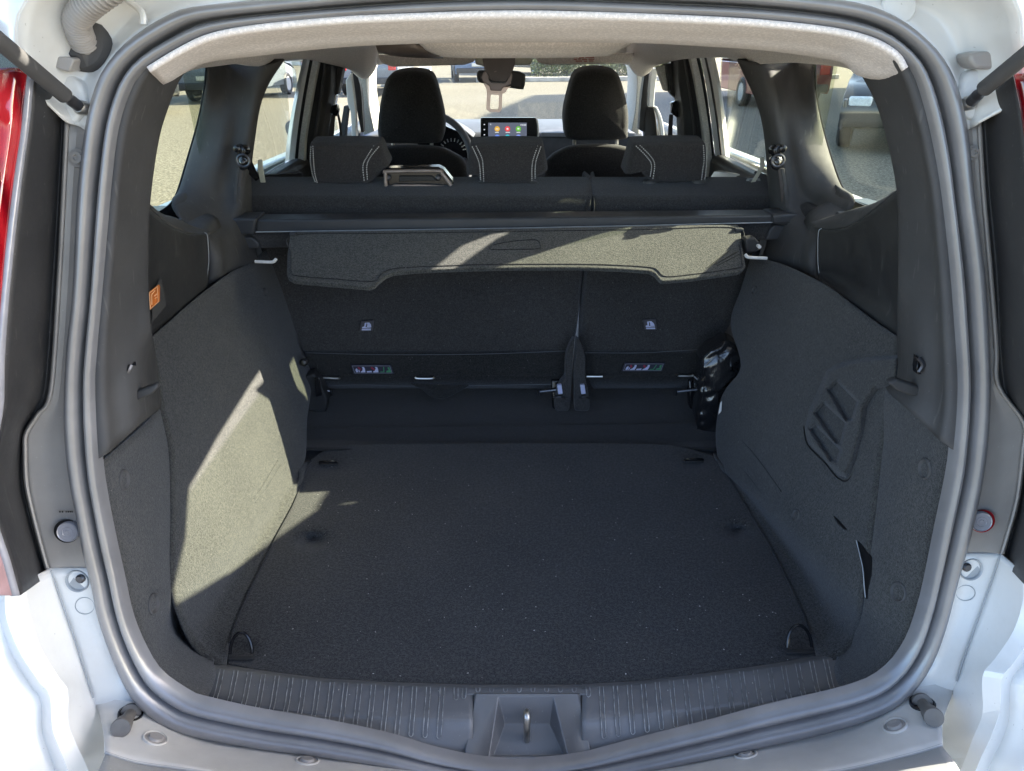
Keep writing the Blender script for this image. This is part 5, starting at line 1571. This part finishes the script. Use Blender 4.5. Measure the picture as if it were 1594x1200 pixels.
bpr = strip('pillar_trim', [(1055, 84, 2.5), (1057, 130, 2.5), (1064, 180, 2.5), (1068, 282, 2.5)], [(1075, 84, 2.46), (1085, 130, 2.46), (1096, 200, 2.46), (1103, 282, 2.46)], (.0, .12, 0), 'trim_plastic_dark', bev=.008)
strip('pillar_fold', [(1064, 84, 2.455), (1071, 130, 2.455), (1080, 200, 2.455), (1084, 282, 2.455)], [(1067, 84, 2.455), (1074, 130, 2.455), (1083, 200, 2.455), (1087, 282, 2.455)], (.0, .02, 0), 'trim_plastic', bpr)
slab('belt_anchor_trim', [S(1036, 100, 2.6), S(1056, 96, 2.6), S(1062, 150, 2.6), S(1056, 156, 2.6), S(1044, 145, 2.6)], (0, .05, 0), 'trim_plastic_dark', car, .004)
slab('light_corner', [S(1024, 106, 2.62), S(1036, 101, 2.62), S(1041, 142, 2.62), S(1036, 142, 2.62)], (0, .05, 0), 'pillar_cloth', car, .004)
slab('belt_guide', [S(1045, 160, 2.58), S(1053, 157, 2.58), S(1057, 168, 2.58), S(1055, 184, 2.58), S(1046, 176, 2.58)], (0, .03, 0), 'black_gloss', car, .004)
strip('seat_belt', [(1042, 178, 2.6), (1040, 205, 2.6), (1039, 240, 2.6)], [(1048, 178, 2.6), (1047, 205, 2.6), (1046, 240, 2.6)], (0, .003, 0), 'belt_webbing', bev=.0005)
strip('front_door_frame', [(1056, 170, 2.66), (1060, 200, 2.66), (1063, 240, 2.66)], [(1064, 170, 2.66), (1070, 200, 2.66), (1074, 240, 2.66)], (0, .04, 0), 'trim_plastic')
strip('window_seal', [(1004, 112, 3.05), (1000, 140, 3.05), (997, 170, 3.05), (995, 202, 3.05)], [(1018, 105, 3.05), (1010, 130, 3.05), (1009, 165, 3.05), (1008, 208, 3.05)], (0, .05, 0), 'trim_plastic_dark')
strip('window_seal', [(1008, 166, 3.04), (1004, 190, 3.04), (1006, 240, 3.04)], [(1018, 166, 3.04), (1022, 190, 3.04), (1026, 240, 3.04)], (0, .05, 0), 'trim_plastic')
strip('front_door_frame', [(1014, 106, 3.0), (1011, 140, 3.0), (1010, 166, 3.0)], [(1024, 106, 3.0), (1020, 140, 3.0), (1018, 166, 3.0)], (0, .04, 0), 'inner_paint')
strip('front_door_frame', [(1019, 166, 3.0), (1026, 190, 3.0), (1031, 240, 3.0)], [(1023, 166, 3.0), (1032, 190, 3.0), (1037, 240, 3.0)], (0, .04, 0), 'inner_paint')
strip('windscreen_pillar', [(978, 92, 3.15), (991, 112, 3.15), (990, 160, 3.15), (983, 204, 3.15)], [(1008, 100, 3.15), (1002, 125, 3.15), (997, 170, 3.15), (995, 210, 3.15)], (0, .25, 0), 'pillar_cloth', bev=.01)
box('door_panel', (.72, 2.65, .72), (.06, 2.7, .86), 'trim_plastic_dark', car, .02)

# rear door glass panes and windscreen
slab('door_glass', [Vector((-.70, 1.72, 1.15)), Vector((-.70, 2.46, 1.15)), Vector((-.68, 2.46, 1.48)), Vector((-.68, 1.66, 1.48))], (-.004, 0, 0), 'side_glass', car, 0)
slab('door_glass', [Vector((.74, 1.72, 1.15)), Vector((.74, 2.46, 1.15)), Vector((.72, 2.46, 1.48)), Vector((.72, 1.66, 1.48))], (.004, 0, 0), 'side_glass', car, 0)
slab('door_glass', [Vector((-.72, 2.62, 1.12)), Vector((-.72, 3.3, 1.10)), Vector((-.70, 3.1, 1.46)), Vector((-.70, 2.62, 1.47))], (-.004, 0, 0), 'side_glass', car, 0)
slab('door_glass', [Vector((.76, 2.62, 1.12)), Vector((.76, 3.3, 1.10)), Vector((.74, 3.1, 1.46)), Vector((.74, 2.62, 1.47))], (.004, 0, 0), 'side_glass', car, 0)
slab('windscreen', [Vector((-.66, 3.95, 1.10)), Vector((.70, 3.95, 1.10)), Vector((.58, 3.2, 1.50)), Vector((-.54, 3.2, 1.50))], (0, .004, .003), 'wind_glass', car, 0)
slab('bonnet', [Vector((-.72, 4.02, 1.06)), Vector((.76, 4.02, 1.06)), Vector((.74, 4.9, .90)), Vector((-.70, 4.9, .90))], (0, 0, -.02), 'white_paint', car, .01)
# sill ledges of the door windows behind the seat
slab('window_ledge', [S(1112, 266, 2.3), S(1196, 276, 1.95), S(1196, 290, 1.95), S(1100, 284, 2.3)], (.02, .02, 0), 'inner_paint', car, .004)
slab('window_ledge', [S(388, 272, 1.95), S(412, 273, 2.0), S(470, 268, 2.3), S(470, 285, 2.3), S(388, 290, 1.95)], (-.02, .02, 0), 'trim_plastic', car, .004)

# front seats


def front_seat(so, ho, posts, label):
    fs = empty('front_seat')
    fs.parent = car
    fs.matrix_parent_inverse = Matrix.Translation(-car.location)
    fs['label'] = label
    cushion('seat_back', [S(x, y, 2.72) for x, y in so], (0, .14, -.02), 'seat_fabric', fs, .01, .03, 90)
    cushion('headrest', [S(x, y, 2.74) for x, y in ho], (0, .13, .01), 'seat_fabric', fs, .012, .026, 90)
    tubes('headrest_post', [[S(a, 216, 2.79), S(a, 234, 2.79)] for a in posts], .007, 'steel', fs, 8)
    return fs


front_seat([(556, 330), (552, 270), (562, 240), (590, 228), (640, 225), (680, 227), (705, 237), (722, 250), (728, 275), (726, 330), (640, 335)],
           [(588, 215), (587, 188), (593, 150), (601, 124), (614, 114), (641, 110), (664, 114), (675, 124), (685, 158), (691, 190), (689, 216), (680, 224), (640, 225), (598, 224)], (612, 672), 'front seat behind the steering wheel')
front_seat([(852, 330), (850, 260), (858, 243), (874, 232), (895, 225), (940, 223), (968, 226), (990, 233), (1004, 245), (1012, 275), (1010, 330), (930, 335)],
           [(879, 200), (879, 176), (885, 148), (893, 122), (904, 111), (926, 107), (950, 109), (963, 116), (972, 140), (979, 174), (979, 205), (974, 218), (930, 220), (886, 218)], (894, 960), 'front passenger seat')

# dashboard, wheel, instruments, screen
grid('dashboard', [
    [S(560, 196, 3.75), S(640, 188, 3.8), S(720, 187, 3.8), S(800, 187, 3.8), S(880, 187, 3.8), S(960, 189, 3.8), S(1000, 196, 3.75)],
    [S(560, 204, 3.5), S(640, 196, 3.55), S(720, 193, 3.55), S(800, 194, 3.55), S(880, 195, 3.55), S(960, 196, 3.55), S(1004, 204, 3.5)],
    [S(560, 212, 3.35), S(640, 206, 3.38), S(720, 206, 3.38), S(800, 206, 3.38), S(880, 206, 3.38), S(960, 206, 3.38), S(1006, 212, 3.35)],
    [S(560, 225, 3.3), S(640, 216, 3.32), S(720, 216, 3.32), S(800, 216, 3.32), S(880, 216, 3.32), S(960, 216, 3.32), S(1008, 225, 3.3)],
    [S(560, 300, 3.3), S(640, 300, 3.32), S(720, 300, 3.32), S(800, 300, 3.32), S(880, 300, 3.32), S(960, 300, 3.32), S(1008, 300, 3.3)]], 'dash_plastic', car, ang=180, thick=.01)
slab('dash_band', [S(842, 206, 3.30), S(1000, 206, 3.30), S(1000, 213, 3.30), S(842, 213, 3.30)], (0, .02, 0), 'dash_band', car, .004)
grid('instrument_hood', [[S(640, 196, 3.35), S(690, 186, 3.35), S(715, 192, 3.35), S(740, 208, 3.35)], [S(640, 194, 3.15), S(690, 188, 3.15), S(712, 196, 3.15), S(736, 215, 3.15)]], 'dash_plastic', car, thick=.008)
clu = slab('instrument_cluster', [S(650, 196, 3.25), S(692, 196, 3.25), S(712, 204, 3.25), S(728, 220, 3.25), S(728, 260, 3.25), S(650, 260, 3.25)], (0, .03, 0), 'black_gloss', car, .006)
tubes('dial_tick', [[S(704 + 17 * math.cos(a), 238 - 18 * math.sin(a), 3.243), S(704 + 22 * math.cos(a), 238 - 23 * math.sin(a), 3.243)] for a in [math.radians(k) for k in range(15, 175, 16)]], .0022, 'bright_plastic', clu, 5)
wc = S(663, 248, 3.02)
tilt = Matrix.Rotation(math.radians(-22), 3, 'X')
tube('steering_wheel', [wc + tilt @ Vector((math.cos(a) * .185, 0, math.sin(a) * .185)) for a in [2 * PI * k / 48 for k in range(48)]], .014, 'dash_plastic', car, 12, closed=True)
box('wheel_spoke', wc + tilt @ Vector((0, 0, -.02)), (.34, .02, .05), 'dash_plastic', car, .01, tilt)
scr = slab('display', [S(748, 184, 3.15), S(752, 183, 3.15), S(833, 183, 3.15), S(837, 186, 3.15), S(837, 232, 3.15), S(748, 232, 3.15)], (0, .02, 0), 'black_gloss', car, .004)
strip('display_edge', [(834, 185, 3.149), (836, 200, 3.149), (836, 232, 3.149)], [(837, 186, 3.149), (839, 200, 3.149), (838, 232, 3.149)], (0, .02, 0), 'bright_plastic', scr)
emit('screen_glow', (0.10, 0.115, 0.16), 0.20)
slab('screen', [S(760, 191, 3.146), S(820, 191, 3.146), S(820, 232, 3.146), S(760, 232, 3.146)], (0, .002, 0), 'screen_glow', scr, 0)


def disc(name, x, y, r, Y, mat, parent):
    pts = [S(x + r * math.cos(k * PI / 8), y + r * math.sin(k * PI / 8), Y) for k in range(16)]
    return slab(name, pts, (0, .0008, 0), mat, parent, 0)


for (x, y, nm, c) in ((774, 200.5, 'icon_amber', (.75, .42, .04)), (790, 200.5, 'icon_red', (.8, .05, .05)), (807, 200.5, 'icon_green', (.14, .5, .03)), (774, 213.5, 'icon_blue', (.14, .25, .75)), (790, 213.5, 'icon_teal', (.03, .5, .6)), (807, 213.5, 'icon_violet', (.22, .3, .75))):
    emit(nm, c, .20)
    disc('app_icon', x, y, 4.1, 3.144, nm, scr)
emit('icon_white', (.8, .85, .9), .16)
bm = bmesh.new()
for x, y, w, h_ in ((772, 200, 4, 1.4), (788.5, 199, 3, 3), (805.5, 199, 3, 2.4), (772.4, 212.4, 3, 2.6), (789, 212.4, 2.4, 2.6), (805, 212.4, 3.4, 2), (770.5, 205.4, 6, 1.2), (787, 205.4, 7, 1.2), (804, 205.4, 6, 1.2), (769, 218.2, 9, 1.2), (786, 218.2, 9, 1.2), (802, 218.2, 10, 1.2),
                (770, 220.2, 8, 1.1), (804, 220.2, 8, 1.1), (810, 193.6, 2, 1.6), (813, 193.4, 1.6, 2.2), (815.4, 193.4, 1.4, 2.2), (817.4, 193.4, 1.6, 2.2), (763, 192.6, 1.6, 2), (753, 193, 2, 1.4), (753, 201, 2, 1.4), (753, 209, 2, 1.4), (753, 217, 2, 1.4)):
    bm.faces.new([bm.verts.new(S(*q, 3.1425)) for q in ((x, y), (x + w, y), (x + w, y + h_), (x, y + h_))])
me = bpy.data.meshes.new('screen_text'); bm.to_mesh(me); bm.free()
link('screen_text', me, scr, 'icon_white')

# mirror
mr = cushion('rear_view_mirror', [S(743, 112, 3.1), S(750, 109, 3.1), S(800, 110, 3.1), S(815, 114, 3.1), S(818, 120, 3.1), S(816, 136, 3.1), S(808, 139, 3.1), S(760, 131, 3.1), S(746, 128, 3.1), S(742, 120, 3.1)], (0, .04, 0), 'trim_plastic_dark', car, .002, .008, 60)
slab('mirror_face', [S(747, 114, 3.092), S(752, 112, 3.092), S(800, 113, 3.092), S(812, 117, 3.092), S(811, 135, 3.092), S(760, 128, 3.092), S(748, 125, 3.092)], (0, .003, 0), 'tag_grey', mr, .001)

# third belt hanging from the roof lining
YB = 1.345
web = slab('belt_webbing', [S(750, 84, YB + .02), S(802, 84, YB + .02), S(802, 98, YB), S(799, 108, YB), S(792, 122, YB), S(788, 128, YB), S(765, 128, YB), S(761, 120, YB), S(754, 108, YB), S(752, 98, YB)], (0, .006, 0), 'belt_webbing', car, .0015)
tng = slab('tongue_body', [S(753, 112, YB + .004), S(758, 108, YB + .004), S(796, 112, YB + .004), S(798, 120, YB + .004), S(794, 132, YB + .004), S(782, 137, YB + .004), S(781, 142, YB + .004), S(763, 141, YB + .004), S(762, 134, YB + .004), S(752, 128, YB + .004), S(749, 120, YB + .004)], (0, .012, 0), 'tongue_cover', car, .003)
slab('tongue_slot', [S(760, 119, YB - .002), S(764, 126, YB - .002), S(787, 127, YB - .002), S(791, 121, YB - .002), S(789, 127, YB - .002), S(785, 130, YB - .002), S(765, 129, YB - .002), S(761, 125, YB - .002)], (0, .004, 0), 'black_border', tng, .0008)
outer = [(752, 129), (763, 134), (764, 141), (781, 142), (782, 136), (795, 134), (788, 139), (786, 142), (782, 146), (781, 170), (778, 175), (774, 176), (762, 174), (757, 171), (758, 146), (756, 138)]
bm = bmesh.new()
rimo = [(758, 143), (782, 144), (781, 169), (778, 175), (762, 174), (757, 170)]
rimi = [(764, 147), (777, 148), (776, 168), (775, 170.5), (764, 170), (762.5, 167)]
va = [bm.verts.new(S(x, y, YB + .006)) for x, y in rimo]
vb = [bm.verts.new(S(x, y, YB + .006)) for x, y in rimi]
for k in range(6):
    bm.faces.new((va[k], va[(k + 1) % 6], vb[(k + 1) % 6], vb[k]))
r = bmesh.ops.extrude_face_region(bm, geom=list(bm.faces))
bmesh.ops.translate(bm, verts=[v for v in r['geom'] if isinstance(v, bmesh.types.BMVert)], vec=(0, .003, 0))
bmesh.ops.recalc_face_normals(bm, faces=bm.faces)
me = bpy.data.meshes.new('buckle_tongue'); bm.to_mesh(me); bm.free()
tm = link('buckle_tongue', me, car, 'tongue_metal')
solid(tm, 0, 0, .0008, 2)
slab('tongue_shoulder', [S(752, 129, YB + .009), S(763, 134, YB + .009), S(764, 139, YB + .009), S(781, 140, YB + .009), S(782, 136, YB + .009), S(796, 134, YB + .009), S(789, 139, YB + .009), S(788, 143, YB + .009), S(782, 146, YB + .009), S(758, 145, YB + .009), S(757, 138, YB + .009)], (0, .003, 0), 'tongue_metal', tm, .0008)

# outer belts at the C pillars
for s_, gx, pts in ((1, 378, [(376, 262), (372, 300), (371, 345)]), (-1, 1210, [(1213, 262), (1218, 300), (1222, 338)])):
    for k in (0, 1):
        o = 5.5 * k * -s_
        strip('seat_belt', [(x - 2.6 + o, y, 1.685 - .02 * k) for x, y in pts], [(x + 2.6 + o, y, 1.685 - .02 * k) for x, y in pts], (0, .004, 0), 'trim_plastic' if k else 'belt_webbing', bev=.001)
    gd = lathe('belt_guide', S(gx - 1, 234, 1.665), (0, -1, .1), [(.012, -.02), (.013, .004), (.010, .009), (.004, .011), (.0001, .010)], 'black_gloss', car, 22)
    lathe('guide_bolt', S(gx - 8 * s_, 231, 1.655), (0, -1, 0), [(.008, -.02), (.008, .006), (.005, .008), (.0001, .008)], 'black_gloss', gd, 16)
    c = S(gx + 1, 250, 1.655)
    tube('guide_ring', [c + Vector((math.cos(a) * .014, 0, math.sin(a) * .013)) for a in [2 * PI * k / 20 for k in range(20)]], .0032, 'dark_metal', gd, 8, closed=True)
    cushion('belt_bunch', [S(gx - 9, 248, 1.665), S(gx, 242, 1.665), S(gx + 9, 248, 1.665), S(gx + 7, 260, 1.665), S(gx, 266, 1.665), S(gx - 7, 262, 1.665)], (0, .02, 0), 'film_wrap', gd, .004, .006, 30)
slab('belt_flap', [S(384, 246, 1.665), S(392, 252, 1.72), S(404, 278, 1.76), S(398, 282, 1.76), S(386, 270, 1.72)], (0, .004, 0), 'black_gloss', car, .001)

# =================================================================== outside
m, nt, b = base_mat('asphalt', (.3, .28, .24), .9, spec=.2)
n1 = noise(nt, 30, 3, .7)
n2 = noise(nt, 9, 4, .7)
n3 = noise(nt, .35, 4, .6)
c = ramp(nt, n1, [(.38, (.025, .023, .018)), (.5, (.145, .132, .10)), (.60, (.32, .29, .225))])
c = mix(nt, .25, c, ramp(nt, n3, [(.3, (.12, .11, .085)), (.7, (.23, .21, .165))]))
c = mix(nt, .25, c, ramp(nt, n2, [(.4, (.08, .074, .06)), (.6, (.24, .22, .175))]))
nt.links.new(c, b.inputs['Base Color'])
bump(nt, b, n1, .6, .01)
me = bpy.data.meshes.new('ground')
me.from_pydata([(-600, -600, 0), (600, -600, 0), (600, 900, 0), (-600, 900, 0)], [], [(0, 1, 2, 3)])
tag(link('ground', me, None, 'asphalt'), 'rough sandy grey asphalt of the car park', kind='structure')

simple('kerb_stone', (.42, .40, .36), .85, var=.3, vs=3)
simple('render_wall', (.62, .60, .54), .8, var=.15, vs=.6)
simple('white_wall', (.72, .71, .68), .8)
simple('window_dark', (.03, .035, .04), .1, spec=.8)
simple('car_blue', (.10, .17, .30), .3, coat=.8)
simple('car_dark', (.025, .028, .035), .3, coat=.8)
simple('car_grey', (.16, .18, .21), .3, coat=.8)
simple('car_red', (.22, .03, .03), .3, coat=.8)
simple('car_silver', (.42, .45, .48), .3, coat=.8)
simple('leaf', (.12, .15, .045), .6, var=.45, vs=2.5)
simple('plate', (.7, .68, .6), .5)
simple('lamp_red', (.6, .02, .02), .2, coat=1)
simple('lamp_white', (.75, .78, .8), .15, coat=1)


def w2(X, Y, Z=0): return Vector((X, Y, Z))


def kerb(name, label, a, b, w, h, mat, kind='structure'):
    d = (b - a); n = Vector((-d.y, d.x, 0)).normalized() * w
    o = slab(name, [a, b, b + n, a + n], (0, 0, h), mat, None, .02)
    return tag(o, label, kind=kind)


def G(px, py): return PZ(px, py, 0)


k1 = kerb('kerb', 'pale stone kerb in front of the clipped hedge', Vector((-1.0, 29.5, 0)), Vector((13, 29.5, 0)), .3, .16, 'kerb_stone')
lw = slab('low_wall', [Vector((-4.3, 27.2, 0)), Vector((-2.5, 27.2, 0)), Vector((-2.5, 27.5, 0)), Vector((-4.3, 27.5, 0))], (0, 0, .62), 'white_wall', None, .02)
lwe = empty('garden_wall', (-3.4, 27.35, 0))
tag(lwe, 'low white wall with a dark grille, beyond the windscreen', 'wall')
lw.name = 'wall_body'; lw.parent = lwe; lw.matrix_parent_inverse = Matrix.Translation(-lwe.location)
for k in range(12):
    box('grille_bar', (-4.1 + k * .13, 27.17, .32), (.05, .03, .36), 'window_dark', lwe, 0)

# hedge of many small leaves
rnd = random.Random(3)
V, F = [], []
for k in range(26000):
    x = rnd.uniform(1.2, 12); y = rnd.uniform(31.2, 33.2)
    hz = 1.15 + .18 * math.sin(x * 2.1) + .12 * math.sin(x * 5.3 + y)
    z = hz * (rnd.random() ** .6)
    if abs(y - 32.2) > .95 - .2 * (z / 1.3): continue
    s = rnd.uniform(.035, .07)
    a = Vector((rnd.gauss(0, 1), rnd.gauss(0, 1), rnd.gauss(0, 1))).normalized()
    b2 = a.orthogonal().normalized(); c2_ = a.cross(b2)
    p = Vector((x, y, z)); i = len(V)
    V += [p + b2 * s, p + c2_ * s * .5, p - b2 * s, p - c2_ * s * .5]
    F.append((i, i + 1, i + 2, i + 3))
me = bpy.data.meshes.new('hedge'); me.from_pydata(V, [], F)
hedge = link('hedge', me, None, 'leaf')
tag(hedge, 'clipped sunlit hedge growing behind the pale kerb', 'hedge')


def parked_car(mat, label, loc, rot, L=4.2, W=1.75, H=1.5, rear_lamps=True):
    t = empty('parked_car')
    tag(t, label, 'car', 'cars parked around the car park')
    # body side profile, x along the car, lofted across its width with tumblehome
    prof = [(-L / 2, .35), (-L / 2 - .02, .75), (-L / 2 + .08, .98), (-L / 2 + .45, H - .08), (-L / 2 + .9, H), (-.1, H), (.35, H - .06), (L * .28, .98), (L / 2 - .35, .86), (L / 2 - .02, .66), (L / 2, .35)]
    rows = []
    for fy, in_, dz in ((-.5, .0, 0), (-.5, 0, 0), (-.46, .5, 0), (-.2, 1, .02), (.2, 1, .02), (.46, .5, 0), (.5, 0, 0), (.5, 0, 0)):
        rows.append([Vector((x * (1 - .01 * in_), W * fy * (1 - (.16 if z > 1.05 else 0)), z + dz * (z > .6))) for x, z in prof])
    o = grid('body', rows, mat, t, ku=4, kv=3, ang=180, thick=.01)
    for s_ in (-1, 1):
        sg = [Vector((x, s_ * (W / 2 + .006 - .07 * (z - .9) * 1.6), z)) for x, z in ((-L / 2 + .35, 1.0), (-L / 2 + .62, H - .16), (-.1, H - .12), (.3, H - .18), (L * .24, 1.0))]
        slab('side_window', sg, (0, s_ * .01, 0), 'window_dark', t, .004)
        low_ = [Vector((x, s_ * W / 2, z)) for x, z in ((-L / 2, .3), (-L / 2, .95), (L * .26, .95), (L / 2, .7), (L / 2, .3))]
        slab('door_side', low_, (0, s_ * -.06, 0), mat, t, .02)
        for wx in (-L * .31, L * .32):
            w = lathe('wheel', (wx, s_ * (W / 2 - .03), .32), (0, s_, 0), [(.2, -.12), (.31, -.12), (.32, -.06), (.32, .04), (.28, .07), (.21, .06), (.21, .02), (.0001, .03)], 'rubber_dark', t, 24)
            lathe('rim', (wx, s_ * (W / 2 + .02), .32), (0, s_, 0), [(.2, -.02), (.2, .005), (.17, .0), (.05, .015), (.0001, .015)], 'car_silver', w, 20)
        box('rear_lamp', (-L / 2 - .01, s_ * (W / 2 - .16), .82), (.06, .22, .24), 'lamp_red', t, .02)
        box('headlight', (L / 2 - .07, s_ * (W / 2 - .22), .68), (.12, .30, .14), 'lamp_white', t, .03)
    slab('rear_window', [Vector((-L / 2 + .09, -W * .36, 1.0)), Vector((-L / 2 + .09, W * .36, 1.0)), Vector((-L / 2 + .38, W * .32, H - .12)), Vector((-L / 2 + .38, -W * .32, H - .12))], (-.02, 0, .01), 'window_dark', t, .01)
    slab('windscreen', [Vector((L * .27, -W * .38, 1.02)), Vector((L * .27, W * .38, 1.02)), Vector((.36, W * .34, H - .09)), Vector((.36, -W * .34, H - .09))], (.02, 0, .02), 'window_dark', t, .01)
    box('number_plate', (-L / 2 - .04, 0, .62), (.02, .5, .11), 'plate', t, .004)
    box('bumper', (-L / 2 - .01, 0, .42), (.10, W * .96, .18), 'side_plastic', t, .03)
    t.location = loc
    t.rotation_euler = (0, 0, rot)
    return t


P2 = PI / 2
parked_car('car_grey', 'grey blue hatchback seen through the windscreen left of the mirror', (-3.9, 24.6, 0), P2)
parked_car('car_blue', 'blue car with red lamp, behind the low white wall', (-1.1, 31.5, 0), P2 + .1)
parked_car('car_dark', 'dark blue car at the kerb, right of the mirror', (1.6, 36.5, 0), -P2 + .5)
parked_car('car_dark', 'dark car broadside, seen through the left quarter window', (-9.8, 17.5, 0), .15)
parked_car('car_grey', 'grey sport utility car seen through the left rear door window', (-7.6, 22.5, 0), P2 - .1, H=1.7)
parked_car('car_red', 'dark red car with a red tail lamp, seen through the right rear door window', (6.6, 19.5, 0), P2)
parked_car('car_dark', 'dark car nose on in the shade, seen through the right quarter window', (6.5, 11.9, 0), -P2 - .5)
parked_car('car_silver', 'silver car parked far off beyond the left rear window', (-13.5, 24.5, 0), P2)

parked_car('car_dark', 'black car seen between the left headrest and the windscreen pillar', (-6.2, 29.5, 0), P2)
parked_car('car_silver', 'silver car parked behind the hedge, right of the mirror', (5.4, 36, 0), P2)
parked_car('car_blue', 'blue car parked behind the dark one in the right quarter window', (10.6, 18.2, 0), -P2 - .4)

# building on the right whose shadow falls across the ground
bd = empty('building', (16, 17, 0))
tag(bd, 'plain rendered building standing on the right of the car park', 'building')
dirb = Vector((.22, 1, 0)).normalized()
nb = Vector((dirb.y, -dirb.x, 0))
p0 = Vector((14.9 + .22 * (8.8 - 19.4), 8.8, 0))
p1 = p0 + dirb * 17.0
slab('wall', [p0, p1, p1 + nb * 9, p0 + nb * 9], (0, 0, 8.0), 'render_wall', bd, .02)
slab('roof', [p0 + Vector((0, 0, 8.0)) - nb * .0, p1 + Vector((0, 0, 8.0)), p1 + nb * 9 + Vector((0, 0, 8.0)), p0 + nb * 9 + Vector((0, 0, 8.0))], (0, 0, .12), 'kerb_stone', bd, .02)
for fl_ in range(2):
    for k in range(6):
        q = p0 + dirb * (1.4 + k * 2.7) + Vector((0, 0, 1.2 + fl_ * 3.2)) - nb * .03
        slab('window', [q, q + dirb * 1.3, q + dirb * 1.3 + Vector((0, 0, 1.5)), q + Vector((0, 0, 1.5))], nb * .05, 'window_dark', bd, .01)
# far wall closing the car park
fw = slab('boundary_wall', [Vector((-70, 52, 0)), Vector((70, 52, 0)), Vector((70, 52.4, 0)), Vector((-70, 52.4, 0))], (0, 0, 1.6), 'render_wall', None, .02)
tag(fw, 'long pale boundary wall at the far end of the car park', 'wall')
